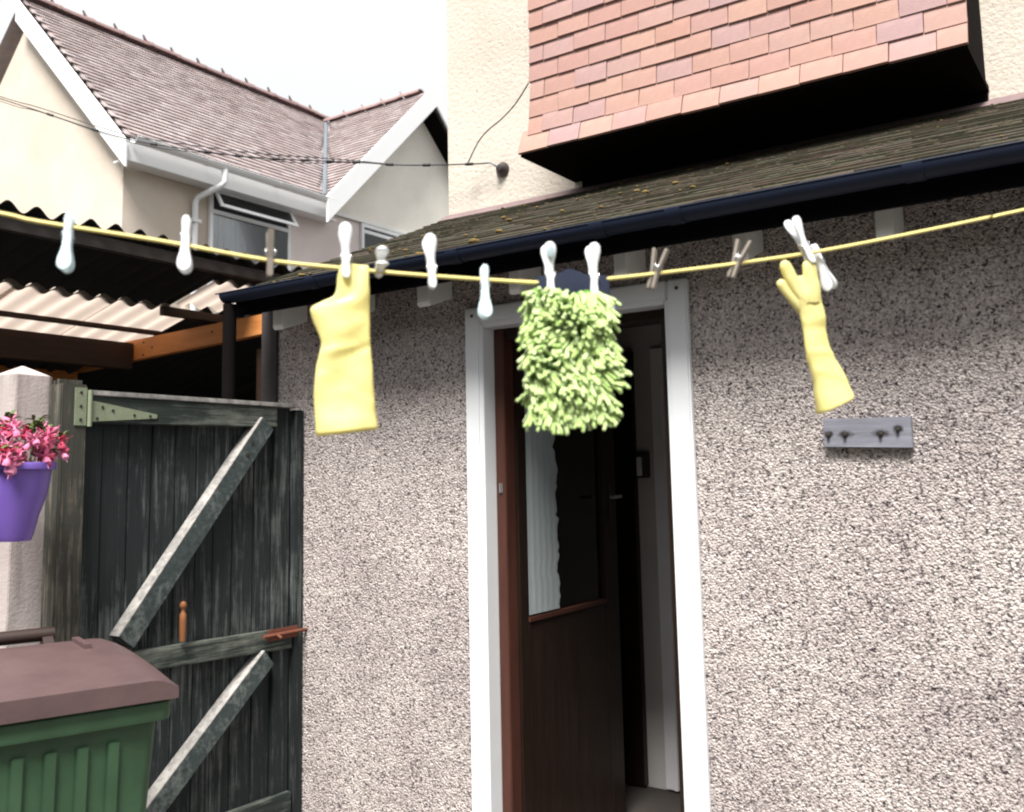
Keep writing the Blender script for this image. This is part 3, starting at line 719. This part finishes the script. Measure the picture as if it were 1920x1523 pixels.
MB().box(GX0-.03, GX0+.050, 1.897, 2.842, 1.8075, 1.826).obj('capping', EDGE, gate, bevel=.003, label='pale weathered capping strip')
ledge(.845,.918,.815,.897,2.02,2.835)
ledge(.16,.25,.16,.25,1.905,2.835)
def bracef(p0, p1, wdt, nm='brace'):
    (ya, za), (yb, zb) = p0, p1; d = Vector((0, yb-ya, zb-za)).normalized(); n_ = Vector((0, -d.z, d.y))
    P_ = [Vector((GX0+.005,ya,za)), Vector((GX0+.005,yb,zb))]
    a = [P_[0]-n_*wdt/2, P_[0]+n_*wdt/2, P_[1]+n_*wdt/2, P_[1]-n_*wdt/2]
    o = MB().prism(a, (.055,0,0)).obj(nm, BRACE, gate, bevel=.002)
    e = MB().prism([P_[0]+n_*(wdt/2+.0006), P_[0]+n_*(wdt/2+.004), P_[1]+n_*(wdt/2+.004), P_[1]+n_*(wdt/2+.0006)], (.055,0,0)).obj('brace_edge', EDGE, o)
    return o
br = bracef((2.055,.955), (2.682,1.735), .075)
for yy, zz in ((2.60,1.655),(2.575,1.605)): MB().tube([(GX0+.0595,yy,zz),(GX0+.0615,yy,zz)], .009, 8).obj('screw', IRON, br)
bracef((2.06,.25), (2.70,.80), .075)
# T hinge
hg = MB(); hx = GX0+.0435
hg.prism([(hx,1.905,1.716),(hx,2.165,1.737),(hx,2.165,1.752),(hx,1.905,1.790)], (.004,0,0)); hg = hg.obj('hinge', HINGE, gate, bevel=.001, label='green painted iron strap hinge')
MB().tube([(hx+.006,1.896,1.700),(hx+.006,1.896,1.825)], .008, 10).obj('hinge_pin', HINGE, hg, smooth=True)
MB().box(hx,hx+.004,1.842,1.886,1.702,1.832).obj('hinge_plate', HINGE, hg, bevel=.001)
for yy, zz in ((1.864,1.815),(1.864,1.768),(1.864,1.722),(1.945,1.768),(1.985,1.758),(1.925,1.728),(2.07,1.745),(2.135,1.744)):
    MB().tube([(hx+.0035,yy,zz),(hx+.006,yy,zz)], .0055, 8).obj('screw', IRON, hg)
# turned wooden toggle and rusty bolt
tg = MB(); prof = [(.925,.010),(.97,.0125),(1.00,.0125),(1.022,.012),(1.030,.007),(1.040,.007),(1.046,.0115),(1.055,.0135),(1.064,.010),(1.068,.003)]
tg.tube([(GX0+.055,2.288,z) for z, r in prof], [r for z, r in prof], 12)
tg.obj('toggle', m_timber('orange_brown_wood', (.16,.06,.025), (.25,.10,.04), 2, .5), gate, smooth=True, label='small turned orange brown wooden peg')
bo = MB(); bo.box(GX0+.044,GX0+.048,2.70,2.86,.860,.905); bo = bo.obj('bolt_plate', RUST, gate, bevel=.001)
MB().tube([(GX0+.056,2.67,.883),(GX0+.056,2.90,.883)], .0075, 8).obj('bolt', RUST, bo, smooth=True)
MB().tube([(GX0+.056,2.74,.883),(GX0+.085,2.74,.872)], .006, 8).obj('bolt_knob', RUST, bo, smooth=True)
# posts
gp = MB().box(-3.14,-3.055,2.845,2.896,0,1.800).obj('gate_post', GATE, bevel=.003); tag(gp, 'narrow dark timber post fixed to the wall at the latch side of the gate', 'post')
sp = thing('hinge_post', 'split grey timber post carrying the green gate hinge beside the concrete post', 'post', (-3.09, 1.86, 0))
MB().box(-3.13,-3.052,1.795,1.890,0,1.843).obj('post_timber', POSTW, sp, bevel=.004)
for k in range(3): MB().box(-3.13+.02*k,-3.118+.02*k,1.80,1.885,1.8435,1.852+.004*k).obj('split_end', POSTW, sp)
cpst = thing('concrete_post', 'pale concrete fence post with pyramid top left of the gate', 'post', (-3.19, 1.745, 0))
pc = MB(); cx_, cy_ = -3.205, 1.742; hw = .075; ch = .018
def octo(cx, cy, h, c, z): return [(cx-h+c,cy-h,z),(cx+h-c,cy-h,z),(cx+h,cy-h+c,z),(cx+h,cy+h-c,z),(cx+h-c,cy+h,z),(cx-h+c,cy+h,z),(cx-h,cy+h-c,z),(cx-h,cy-h+c,z)]
pc.loft([octo(cx_,cy_,hw,ch,0), octo(cx_,cy_,hw,ch,1.872), octo(cx_,cy_,.004,.001,1.908)]); pc.obj('post_shaft', CONC, cpst, bevel=.002)
fence = thing('side_fence', 'grey weathered board fence running towards the camera left of the concrete post', 'fence', (-3.2, .8, 0))
yy = 1.655
while yy > -1.6:
    MB().box(-3.225,-3.205,yy-.118,yy,.05,1.62+random.uniform(-.006,.006)).obj('board', FENCE, fence, bevel=.002); yy -= .122
for z in (.35,1.35): MB().box(-3.245,-3.226,-1.7,1.655,z,z+.07).obj('rail', FENCE, fence)

# ------------------------------------------------------------------ pot of fuchsia on the post
pot = thing('plant_pot', 'purple plastic wall pot hanging in front of the concrete post', 'pot', (-2.90, 1.555, 1.40))
pz = 1.572; pcx, pcy = -2.905, 1.575
prof = [(-.235,.045),(-.22,.052),(-.16,.066),(-.10,.085),(-.05,.094),(-.022,.0965),(-.021,.108),(-.004,.110),(0,.108),(0,.098),(-.02,.094),(-.05,.090)]
rings = [[(pcx+r*math.cos(a), pcy+r*math.sin(a), pz+z) for a in [2*math.pi*k/36 for k in range(36)]] for z, r in prof]
MB().loft(rings).obj('pot_shell', PURPLE, pot, smooth=True)
MB().loft([[(pcx+.0895*math.cos(a), pcy+.0895*math.sin(a), z) for a in [2*math.pi*k/24 for k in range(24)]] for z in (pz-.045,pz-.022)]).obj('soil', SOIL, pot)
MB().bar((-3.128,1.70,1.50),(-2.99,1.60,1.50),.02,.004).obj('bracket', IRON, pot)
fu = thing('fuchsia', 'bushy pink fuchsia in flower spilling out of the purple pot', 'plant', (pcx, pcy, pz-.02))
def flower_mesh():
    f = MB(); rings = []
    for z, r in ((0,.002),(-.006,.004),(-.016,.0075),(-.024,.006)):
        rings.append([(r*math.cos(a), r*math.sin(a), z) for a in [math.pi*k/3 for k in range(6)]])
    f.loft(rings)
    for k in range(4):
        a = math.pi*k/2; c_, s_x = math.cos(a), math.sin(a)
        pts = [(.004,-.003),(.004,.003),(.018,.007),(.031,0),(.018,-.007)]; zz = [-.016,-.016,-.012,-.004,-.012]
        V = [(c_*p-s_x*q, s_x*p+c_*q, z) for (p, q), z in zip(pts, zz)]
        f.add(V+[(x, y, z-.0015) for x, y, z in V], [(0,1,2,3,4),(9,8,7,6,5)]+[(i,(i+1)%5,(i+1)%5+5,i+5) for i in range(5)])
    rings = [[(r*math.cos(a), r*math.sin(a), z) for a in [math.pi*k/4 for k in range(8)]] for z, r in ((-.02,.004),(-.028,.010),(-.040,.0125),(-.044,.011))]
    f.loft(rings)
    f.tube([(0,0,-.04),(.001,0,-.062)], .0008, 4)
    return f.mesh('flower', PINK, smooth=True)
fm = flower_mesh(); random.seed(31)
lm = MB(); lm.add([(0,0,0),(.012,.009,.004),(.03,.008,.003),(.042,0,-.004),(.03,-.008,.003),(.012,-.009,.004)], [(0,1,2,3,4,5)]); lm.add([(0,0,-.001),(.012,.009,.003),(.03,.008,.002),(.042,0,-.005),(.03,-.008,.002),(.012,-.009,.003)], [(5,4,3,2,1,0)])
lm = lm.mesh('leaf', LEAF)
PF = parent_world(fu).inverted()
for i in range(26):
    a = random.uniform(0, 2*math.pi); rr = random.uniform(.01,.07); out = random.uniform(.05,.115); hgt = random.uniform(.02,.175)*(1-.35*out/.12)
    p0 = Vector((pcx+rr*math.cos(a), pcy+rr*math.sin(a), pz-.025)); p2 = Vector((pcx+out*math.cos(a), pcy+out*math.sin(a), pz+hgt))
    p1 = (p0+p2)/2+Vector((0,0,.05+hgt*.2)); path = smoothpath([p0,p1,p2,p2+Vector((math.cos(a)*.02,math.sin(a)*.02,-.02))], 4)
    MB().tube(path, .0016, 5).obj('stem', STEM, fu, smooth=True)
    for k in range(6):
        t = random.uniform(.35,1); q = path[min(len(path)-1, int(t*(len(path)-1)))]
        M_ = Matrix.Translation(q+Vector((random.uniform(-.014,.014),random.uniform(-.014,.014),random.uniform(-.022,.004)))) @ Matrix.Rotation(random.uniform(0,6.3),4,'Z') @ Matrix.Rotation(random.uniform(-.7,.7),4,'X') @ Matrix.Scale(random.uniform(.75,1.1),4)
        local('flower', fm, fu, M=PF @ M_)
    for k in range(6):
        q = path[random.randrange(3, len(path))]
        local('leaf', lm, fu, M=PF @ Matrix.Translation(q) @ Matrix.Rotation(random.uniform(0,6.3),4,'Z') @ Matrix.Rotation(random.uniform(-.9,.6),4,'Y') @ Matrix.Scale(random.uniform(.6,1),4))

# ------------------------------------------------------------------ bin with a brown lid
BM_ = Matrix.Translation((-2.80,1.845,0)) @ Matrix.Rotation(math.atan2(-.322,.947), 4, 'Z')
bn = thing('wheelie_bin', 'green wheelie bin with dull purplish brown lid in front of the gate', 'bin', M=BM_)
def rr_(x0, x1, y0, y1, z, r=.03, zf=None):
    pts = []
    for cx, cy, a0 in ((x1-r,y0+r,-90),(x1-r,y1-r,0),(x0+r,y1-r,90),(x0+r,y0+r,180)):
        for k in range(4):
            a = R(a0+30*k); x_ = cx+r*math.cos(a); pts.append((x_, cy+r*math.sin(a), z+(zf(x_) if zf else 0)))
    return pts
bl, bw = .58, .54     # local x runs towards the camera, local y along the hinge
local('body', MB().loft([rr_(.10,bl-.08,-bw+.07,-.07,.06), rr_(.03,bl-.02,-bw+.02,-.02,.90), rr_(.01,bl-.01,-bw+.005,-.005,.905), rr_(.01,bl-.01,-bw+.005,-.005,.935)]).mesh('body', BINM, smooth=True), bn)
rib = MB()
for k in range(5):
    xx = .10+.085*k; rib.hexa([(xx,-.066,.12),(xx+.03,-.066,.12),(xx+.03,-.05,.12),(xx,-.05,.12)], [(xx,-.018,.86),(xx+.03,-.018,.86),(xx+.03,-.012,.86),(xx,-.012,.86)])
for k in range(5):
    yy_ = -bw+.09+.075*k; rib.hexa([(bl-.078,yy_,.12),(bl-.07,yy_,.12),(bl-.07,yy_+.03,.12),(bl-.078,yy_+.03,.12)], [(bl-.021,yy_,.84),(bl-.013,yy_,.84),(bl-.013,yy_+.03,.84),(bl-.021,yy_+.03,.84)])
local('body_rib', rib.mesh('body_rib', BINM, bevel=.004), bn)
local('rim', MB().loft([rr_(-.005,bl+.005,-bw-.005,.005,.880), rr_(-.008,bl+.008,-bw-.008,.008,.893), rr_(-.008,bl+.008,-bw-.008,.008,.925), rr_(.0,bl,-bw,.0,.934)]).mesh('rim', BINM, smooth=True), bn)
def zlid(x): return .045*math.cos(min(1, max(0, x/bl))*1.35)-.010
L1 = []
for k in range(14):
    x = -.015+(bl+.04)*k/13; zc = zlid(x); L1.append([(x,-bw-.015,.935+zc*.3),(x,-bw-.015,.965+zc),(x,-bw+.03,.985+zc),(x,-bw+.06,.988+zc),(x,-.06,.988+zc),(x,-.03,.985+zc),(x,.015,.965+zc),(x,.015,.935+zc*.3)])
lid = local('lid', MB().loft(L1).mesh('lid', LIDM, smooth=True), bn)
lb = MB()
for y_ in (-bw+.10,-.12): lb.hexa([(.0,y_,1.02),(.0,y_+.02,1.02),(.16,y_+.02,1.02),(.16,y_,1.02)], [(.0,y_,1.036),(.0,y_+.02,1.036),(.16,y_+.02,1.033),(.16,y_,1.033)])
local('lid_rib', lb.mesh('lid_rib', LIDM), lid)
local('handle_bar', MB().tube([(-.060,-bw+.14,1.045),(-.060,-.16,1.045)], .021, 12).mesh('handle_bar', HANDLEM, smooth=True), bn)
for y_ in (-bw+.10,-.18): local('handle_bracket', MB().bar((-.055,y_,1.03),(.03,y_,.95),.03,.035).mesh('handle_bracket', HANDLEM), bn)
for y_ in (-bw+.02,-.06): local('wheel', MB().tube([(.05,y_,.10),(.05,y_+.045,.10)], .10, 20).mesh('wheel', IRON, smooth=True), bn)

# ------------------------------------------------------------------ hook board on the wall
hb = thing('hook_board', 'small grey weathered board with four dark rusty hook stubs on the pebbledash', 'hook rail', (-.71, D-.01, 1.605))
bm_ = MB().hexa([(-.839,D-.026,1.566),(-.592,D-.026,1.556),(-.592,D-.004,1.556),(-.839,D-.004,1.566)], [(-.839,D-.026,1.651),(-.592,D-.026,1.645),(-.592,D-.004,1.645),(-.839,D-.004,1.651)])
board = bm_.obj('backboard', None, hb, bevel=.002)
def m_plaque():
    k = NT('stained_grey_board'); g = k.noise(3, 6, .7, stretch=(1.5, 12, 22)); c = k.ramp(g, [(.25, (.13,.13,.155)), (.6, (.235,.24,.28)), (.8, (.34,.345,.385))])
    for x, z, rx_ in ((-.824,1.603,.012),(-.776,1.602,.019),(-.676,1.600,.020),(-.628,1.611,.013)):
        mp = k.n('ShaderNodeMapping'); mp.inputs['Location'].default_value = (-x/rx_, 0, -z/.010); mp.inputs['Scale'].default_value = (1/rx_, 0, 1/.010)
        k.l(k.tc.outputs['Object'], mp.inputs[0]); ln = k.n('ShaderNodeVectorMath'); ln.operation = 'LENGTH'; k.l(mp.outputs[0], ln.inputs[0])
        f = k.ramp(k.math('ADD', k.math('MULTIPLY', ln.outputs['Value'], .42), k.math('MULTIPLY', k.noise(70, 3), .5)), [(.5, 1), (.85, 0)])
        c = k.mix(f, c, (.025,.022,.02))
    return k.fin(c, .85, k.bump(g, .4, .003), .25)
board.data.materials.append(m_plaque())
# keep the stain pattern in the board's own frame
for x, z in ((-.824,1.603),(-.776,1.602),(-.676,1.600),(-.628,1.611)):
    MB().tube([(x,D-.027,z),(x+.001,D-.034,z-.001),(x+.003,D-.040,z-.004)], [.0055,.005,.0035], 8).obj('hook_stub', IRON, hb, smooth=True)

# ------------------------------------------------------------------ washing line and what hangs from it
LA = Vector((-1.336,.741,0)); LT = Vector((.68713742,.72652747,0)); LN = Vector((-.72652747,.68713742,0))
LINE = [(-.6,2.00),(-.25,1.930),(-.052,1.8951),(0,1.8843),(.1691,1.8611),(.3243,1.8362),(.4368,1.8267),(.5699,1.8182),(.7434,1.8111),(.8062,1.8143),(.8703,1.8203),(.9736,1.8337),(1.1197,1.8551),(1.2671,1.8802),(1.4322,1.9145),(1.5986,1.9512),(1.6795,1.9694),(2.3,2.11)]
def lp(u, z, n=0): return LA+LT*u+LN*n+Vector((0,0,z))
def linez(u):
    for (a, za), (b2, zb) in zip(LINE, LINE[1:]):
        if a <= u <= b2: return za+(zb-za)*(u-a)/(b2-a)
    return 1.9
wl = MB().tube(smoothpath([lp(u, z) for u, z in LINE], 4), .0031, 10).obj('washing_line', LINEM, smooth='all')
tag(wl, 'yellow plastic washing line stretched across the yard', 'washing line')
ROTL = Matrix.Rotation(math.atan2(LT.y, LT.x), 4, 'Z')
def LM(u, z, n=0, tilt=0, spin=0, pitch=0):
    """frame on the line: local x along the line, y away from the camera, z up"""
    return Matrix.Translation(lp(u, z, n)) @ ROTL @ Matrix.Rotation(tilt, 4, 'Y') @ Matrix.Rotation(pitch, 4, 'X') @ Matrix.Rotation(spin, 4, 'Z')
def half_mesh(side, m, key):
    prof = [(-.023,.0015),(-.0225,.0035),(-.020,.0055),(-.013,.0068),(-.005,.0060),(.002,.0058),(.008,.0068),(.016,.0064),(.024,.0060),(.032,.0068),(.040,.0088),(.047,.0102),(.053,.0104),(.058,.0090),(.0615,.0060),(.0630,.0025)]
    rings = []
    for v, hw_ in prof:
        t = (v+.023)/.086; yo = .0032+(.0012 if v < .004 else 0)+.0085*max(0, (v-.012)/.05); th_ = .0030 if v < .03 else .0026
        if v < -.018: yo += .0012
        ring = []
        for k in range(12):
            a = 2*math.pi*k/12; ca, sa = math.cos(a), math.sin(a)
            ring.append((hw_*math.copysign(abs(ca)**.8, ca), side*yo+th_*math.copysign(abs(sa)**.8, sa), v))
        rings.append(ring)
    return MB().loft(rings).mesh('half', m, smooth='all')
HM = {}
def halves(m, key):
    if key not in HM: HM[key] = (half_mesh(-1, m, key), half_mesh(1, m, key))
    return HM[key]
coil = MB()
cpnts = [(.0062*math.cos(a)*1.0+0, .0042*math.sin(a), .010+.0005*a/6.28) for a in [2*math.pi*k/14*1 for k in range(15)]]
coil.tube([(-.0075+.0025*i/14*2, .0045*math.cos(2*math.pi*i/7), .010+.0045*math.sin(2*math.pi*i/7)) for i in range(43)], .0008, 5)
coil.tube([(-.0072,-.0075,.0135),(-.0072,-.0055,.004),(.0072,-.0055,.004),(.0072,-.0075,.0135)], .0008, 5)
COIL = coil.mesh('spring', STEEL, smooth='all')
PAD = MB().loft([[(.0058*k2*math.cos(a), -.0125-y2+.17*(.0*1), .047+.0105*k2*math.sin(a)) for a in [2*math.pi*k/16 for k in range(16)]] for k2, y2 in ((1.0,.0),(1.0,.0022),(.85,.0028))]).mesh('grip_pad', PEGG, smooth=True)
GRP1 = 'clothes pegs on the washing line'
def peg(u, label, m=PEGW, key='white', z=None, flip=False, tilt=0, spin=0, pitch=0, n=0, pad=False):
    M_ = LM(u, linez(u) if z is None else z, n, tilt+(math.pi if flip else 0), spin, pitch)
    t = thing('clothes_peg', label, 'clothes peg', group=GRP1, M=M_)
    a, b2 = halves(m, key); local('peg_half', a, t); local('peg_half', b2, t); local('spring', COIL, t)
    if pad: local('grip_pad', PAD, t, 'grey blue oval grip pad')
    return t
peg(.0414, 'pale blue white plastic peg hanging upside down at the far left of the line', PEGT, 'blue', flip=True, tilt=.05, z=1.874)
peg(.206, 'white plastic peg hanging upside down over the corrugated roof edge', flip=True, tilt=.02, z=1.877)
peg(.4435, 'white plastic peg gripping the folded top of the broad yellow glove', tilt=-.02, z=1.832, n=-.006)
peg(.4958, 'short looking plastic peg seen end on just right of the broad yellow glove', pitch=math.pi/2*.93, z=1.828)
peg(.578, 'white plastic peg with handle up between the broad glove and the green mitt', tilt=-.06, z=1.8205)
peg(.663, 'pale blue white peg hanging handle down against the door frame top', PEGT, 'blue', flip=True, z=1.814)
peg(.770, 'white peg with grey blue oval pad gripping the left of the green mitt', tilt=-.02, z=1.8125, n=-.004, pad=True)
peg(.8437, 'plain white peg gripping the navy cuff on the right of the green mitt', tilt=.01, z=1.8135, n=-.004)
peg(1.229, 'leaning white peg with splayed handles gripping a finger of the right hand glove', tilt=-.42, spin=.16, z=1.876, n=-.006)
peg(1.262, 'white peg hanging legs down behind the fingers of the right hand glove', m=PEGW, flip=True, tilt=-.38, spin=1.0, z=1.872, n=.014)
def wood_half(s):
    prof = [(-.028,.0030),(-.024,.0042),(.0,.0045),(.040,.0048),(.044,.0045)]
    rings = []
    for v, hw_ in prof:
        yo = s*(.0042+.007*max(0, v)/.04); rings.append([(-hw_,yo-.0028,v),(hw_,yo-.0028,v),(hw_,yo+.0028,v),(-hw_,yo+.0028,v)])
    return MB().loft(rings).mesh('peg_half', PEGWOOD, bevel=.0006)
WH = (wood_half(-1), wood_half(1))
def wpeg(u, label, z, tilt=0, spin=0):
    t = thing('clothes_peg', label, 'clothes peg', group=GRP1, M=LM(u, z, 0, tilt, spin))
    local('peg_half', WH[0], t); local('peg_half', WH[1], t); local('spring', COIL, t)
wpeg(.329, 'upright grey weathered wooden peg left of the broad yellow glove', 1.8385, .0, .15)
wpeg(.9525, 'grey wooden spring peg leaning right over the door frame corner', 1.8315, .30, .75)
wpeg(1.100, 'grey wooden spring peg leaning far right in front of a white rafter end', 1.8525, .42, .75)

# gloves: closed lofts merged by a voxel remesh, hollow at the cuff
def section(uL, zL, uR, zR, th, n=28, u0=0, z0=0, p=.75, yo=0, wav=0, ph=0):
    c = Vector(((uL+uR)/2-u0, yo, (zL+zR)/2-z0)); h_ = Vector(((uR-uL)/2, 0, (zR-zL)/2)); ring = []
    for k in range(n):
        a = 2*math.pi*k/n; ca, sa = math.cos(a), math.sin(a)
        cx = math.copysign(abs(ca)**.9, ca); sy = math.copysign(abs(sa)**p, sa)
        ring.append(c+h_*cx+Vector((0, th*sy+wav*math.sin(3.3*cx+ph), 0)))
    return ring
def glove(u0, z0, secs, cuff_in, fingers, label, wrinkle):
    t = thing('rubber_glove', label, 'rubber glove', group='yellow rubber gloves on the line', M=LM(u0, z0))
    mb = MB(); rings = [section(*s_[:5], u0=u0, z0=z0, wav=s_[5] if len(s_) > 5 else 0, ph=i*.7, yo=s_[6] if len(s_) > 6 else 0) for i, s_ in enumerate(secs)]
    # turn inside at the cuff
    last = secs[-1]; inner = []
    for s_ in cuff_in:
        inner.append(section(*s_[:5], u0=u0, z0=z0, wav=s_[5] if len(s_) > 5 else 0, ph=(len(secs)-1)*.7))
    allr = rings+inner; fine = []
    for i in range(len(allr)-1):
        p0, p1, p2, p3 = allr[max(i-1,0)], allr[i], allr[i+1], allr[min(i+2,len(allr)-1)]
        if i in (len(rings)-1, len(rings)-2): p0, p3 = (p0, p2) if i == len(rings)-2 else (p1, p3)
        for k in range(5):
            t_ = k/5
            fine.append([.5*((2*b1)+(c1-a1)*t_+(2*a1-5*b1+4*c1-d1)*t_*t_+(3*b1-a1-3*c1+d1)*t_**3) for a1, b1, c1, d1 in zip(p0, p1, p2, p3)])
    mb.loft(fine+[allr[-1]])
    for pts, rad in fingers:
        path = smoothpath([(u-u0, y_, z-z0) for u, y_, z in pts], 5); rr = [rad[0]]
        rr = [rad[min(int(i/5), len(rad)-1)]*(1-(i % 5)/5)+rad[min(int(i/5)+1, len(rad)-1)]*((i % 5)/5) for i in range(len(path))]
        mb.tube(path, rr, 16)
    me = mb.mesh('glove_skin', YEL, smooth='all')
    zc = min(v.co.z for v in me.vertices)
    for v in me.vertices:
        v.co.y *= .72+.4*max(0, 1-(v.co.z-zc)/.06); c = v.co; d = wrinkle(c.x+u0, c.z+z0)
        r1 = abs(noise.noise(Vector((c.x*17+c.z*9, 1.5, c.z*15-c.x*8+u0*9)))); r2 = abs(noise.noise(Vector((c.x*30-c.z*14, 7.5, c.z*26+u0*5))))
        c.y += .003*noise.noise(Vector((c.x*28, 0, c.z*22+3)))+d*.7-.007*max(0, .22-r1)-.003*max(0, .2-r2)
        c.x += .0012*noise.noise(Vector((c.x*50, 5, c.z*40)))
    local('glove_skin', me, t)
    return t
# broad glove on the left, fingers bunched under the peg, thumb sticking out
secs = [(.4405,1.834,.4765,1.832,.003,.003),(.436,1.831,.479,1.829,.007,.003),(.431,1.815,.4795,1.812,.010,.0035),(.4285,1.792,.480,1.789,.011,.0035),(.4230,1.781,.4803,1.779,.012,.003),(.4050,1.7725,.4805,1.770,.013,.003),(.3905,1.763,.4807,1.757,.013,.002),(.3925,1.748,.4808,1.742,.014,.002),(.400,1.728,.4810,1.724,.014,.003),(.4065,1.708,.4815,1.706,.013,.003),(.403,1.690,.4828,1.690,.014,.003),(.3975,1.660,.4848,1.660,.016,.003),(.396,1.630,.4868,1.632,.018,.002),(.3965,1.600,.4895,1.602,.020,.001),(.3995,1.569,.492,1.578,.022,0)]
cuff = [(.4015,1.569,.490,1.578,.0195),(.399,1.600,.487,1.602,.0175),(.3985,1.630,.4845,1.632,.0155),(.402,1.655,.482,1.655,.009)]
fing = []
def wr1(u, z):
    d = 0
    d += -.004*math.exp(-((z-1.695-.25*(u-.42))/.006)**2)*(1 if u < .46 else .3)
    d += .003*math.exp(-((z-1.676-.5*(u-.42))/.006)**2)
    d += .003*math.exp(-((u-.425-.35*(1.66-z))/.006)**2)*(1 if 1.59 < z < 1.67 else 0)
    return d
glove(.445, 1.832, secs, cuff, fing, 'broad yellow rubber glove pegged by its bunched fingers with cuff hanging down', wr1)
# slim glove on the right, pegged by one finger
secs = [(1.194,1.830,1.2475,1.838,.005),(1.1935,1.824,1.2485,1.833,.009),(1.1985,1.811,1.2505,1.818,.012),(1.2060,1.797,1.2535,1.802,.014),(1.211,1.780,1.2555,1.788,.013),(1.2155,1.758,1.2600,1.774,.013,.001),(1.2190,1.735,1.2615,1.745,.013,.001),(1.2200,1.712,1.2645,1.714,.015,.001),(1.2225,1.690,1.2720,1.694,.017),(1.2275,1.672,1.2800,1.680,.018),(1.2325,1.650,1.2890,1.662,.020),(1.2345,1.625,1.2955,1.645,.022),(1.2374,1.597,1.3025,1.624,.024)]
cuff = [(1.2395,1.597,1.3005,1.624,.0215),(1.237,1.626,1.2935,1.645,.0195),(1.235,1.652,1.286,1.662,.0165),(1.236,1.672,1.274,1.678,.009)]
fing = [([(1.228,0,1.785),(1.210,-.002,1.812),(1.196,-.003,1.838),(1.1895,-.003,1.852),(1.187,-.002,1.8585)], [.0135,.0122,.0112,.0096,.004]),
        ([(1.228,.004,1.770),(1.208,.006,1.792),(1.193,.008,1.812),(1.184,.008,1.8225),(1.181,.008,1.8265)], [.0125,.0112,.0102,.0088,.004]),
        ([(1.237,-.002,1.785),(1.236,-.004,1.812),(1.2345,-.004,1.838),(1.2325,-.003,1.853),(1.2315,-.002,1.860)], [.014,.0130,.0118,.010,.004]),
        ([(1.244,.004,1.785),(1.2440,.006,1.812),(1.2435,.006,1.838),(1.2430,.005,1.850),(1.2425,.004,1.855)], [.012,.012,.011,.0095,.004])]
def wr2(u, z):
    d = -.003*math.exp(-((z-1.700)/.006)**2) + .003*math.exp(-((z-1.742)/.008)**2) - .002*math.exp(-((z-1.664+.3*(u-1.25))/.005)**2)
    return d
glove(1.236, 1.855, secs, cuff, fing, 'slim yellow rubber glove pegged by one finger with its other fingers spread', wr2)

# green chenille mitt
mt = thing('chenille_mitt', 'lime green noodle chenille cleaning mitt with navy cuff pegged over the doorway', 'cleaning mitt', M=LM(.800, 1.812))
def outl(z):
    """left and right edge of the mitt at height z"""
    tab = [(1.578,.736,.862),(1.60,.728,.868),(1.63,.724,.868),(1.66,.722,.872),(1.70,.723,.874),(1.74,.725,.875),(1.77,.728,.876),(1.79,.731,.871),(1.803,.736,.864)]
    for (a, l0, r0), (b2, l1, r1) in zip(tab, tab[1:]):
        if a <= z <= b2:
            t = (z-a)/(b2-a); return l0+(l1-l0)*t, r0+(r1-r0)*t
    return tab[0][1:] if z < 1.578 else tab[-1][1:]
rings = []
for i in range(14):
    z = 1.588+(1.802-1.588)*i/13; l, r = outl(z); th_ = .014*math.sin(math.pi*min(1, max(.12, (i+.6)/14.2)))**.5
    rings.append(section(l+.008, z, r-.008, z, th_, u0=.800, z0=1.812, n=24))
local('mitt_body', MB().loft(rings).mesh('mitt_body', simple('green_mitt_backing', (.12,.26,.04), .9, .2, 40, .4, 200), smooth='all'), mt)
random.seed(77); pile = MB()
for i in range(950):
    z = random.uniform(1.594, 1.798); l, r = outl(z); s_ = random.uniform(-1, 1); u = (l+r)/2+(r-l)/2*s_*.95
    back = random.random() < .22; nx = -1 if not back else 1
    e = math.sqrt(max(0, 1-s_*s_)); base = Vector((u-.800, nx*.012*e, z-1.812))
    # strands droop, splay outwards at the edges and swirl in tufts
    sw = noise.noise_vector(Vector((u*20, nx, z*20)))*1.6
    d = Vector((s_*.75+sw.x, nx*(.8+.5*random.random()), -.55+sw.z)).normalized()
    ln = random.uniform(.024,.037); r0 = random.uniform(.0026,.0034)
    bend = Vector((random.uniform(-.7,.7), -nx*.25, -.55+random.uniform(-.35,.35)))
    path = [base]; dd = d.copy(); nseg = 7
    for q_ in range(nseg):
        path.append(path[-1]+dd*ln/nseg); dd = (dd+bend*.17+Vector((random.uniform(-.12,.12),0,random.uniform(-.12,.12)))).normalized()
    rad = [r0*random.uniform(.88,1.12) for _ in path]; rad[0] *= .9
    path += [path[-1]+dd*r0*.55, path[-1]+dd*r0*.95]; rad += [r0*.82, r0*.35]
    pile.tube(path, rad, 8)
o = local('chenille_strands', pile.mesh('chenille_strands', CHEN, smooth='all'), mt, 'lime green chenille strands'); o['kind'] = 'stuff'
rings = []
for (zz, l, r, th_) in ((1.780,.742,.874,.006),(1.800,.748,.8725,.007),(1.812,.749,.872,.0075)):
    rings.append(section(l, zz, r, zz, th_, u0=.800, z0=1.812, n=30, yo=0, wav=.002))
top = []
for p in section(.7470,1.822,.8715,1.822,.0055, u0=.800, z0=1.812, n=30, yo=0, wav=.002):
    uu = p.x+.800; p = p.copy(); p.z += .003+.0105*math.exp(-((uu-.806)/.016)**2)-.004*(1 if uu < .77 else 0); top.append(p)
rings.append(top); local('cuff', MB().loft(rings).mesh('cuff', NAVY, smooth=True), mt, 'navy knitted cuff')
local('care_label', MB().hexa([(.070,.008,-.052),(.083,.004,-.058),(.083,.0045,-.058),(.070,.0085,-.052)], [(.066,.008,-.024),(.080,.004,-.020),(.080,.0045,-.020),(.066,.0085,-.024)]).mesh('care_label', LABELG), mt)
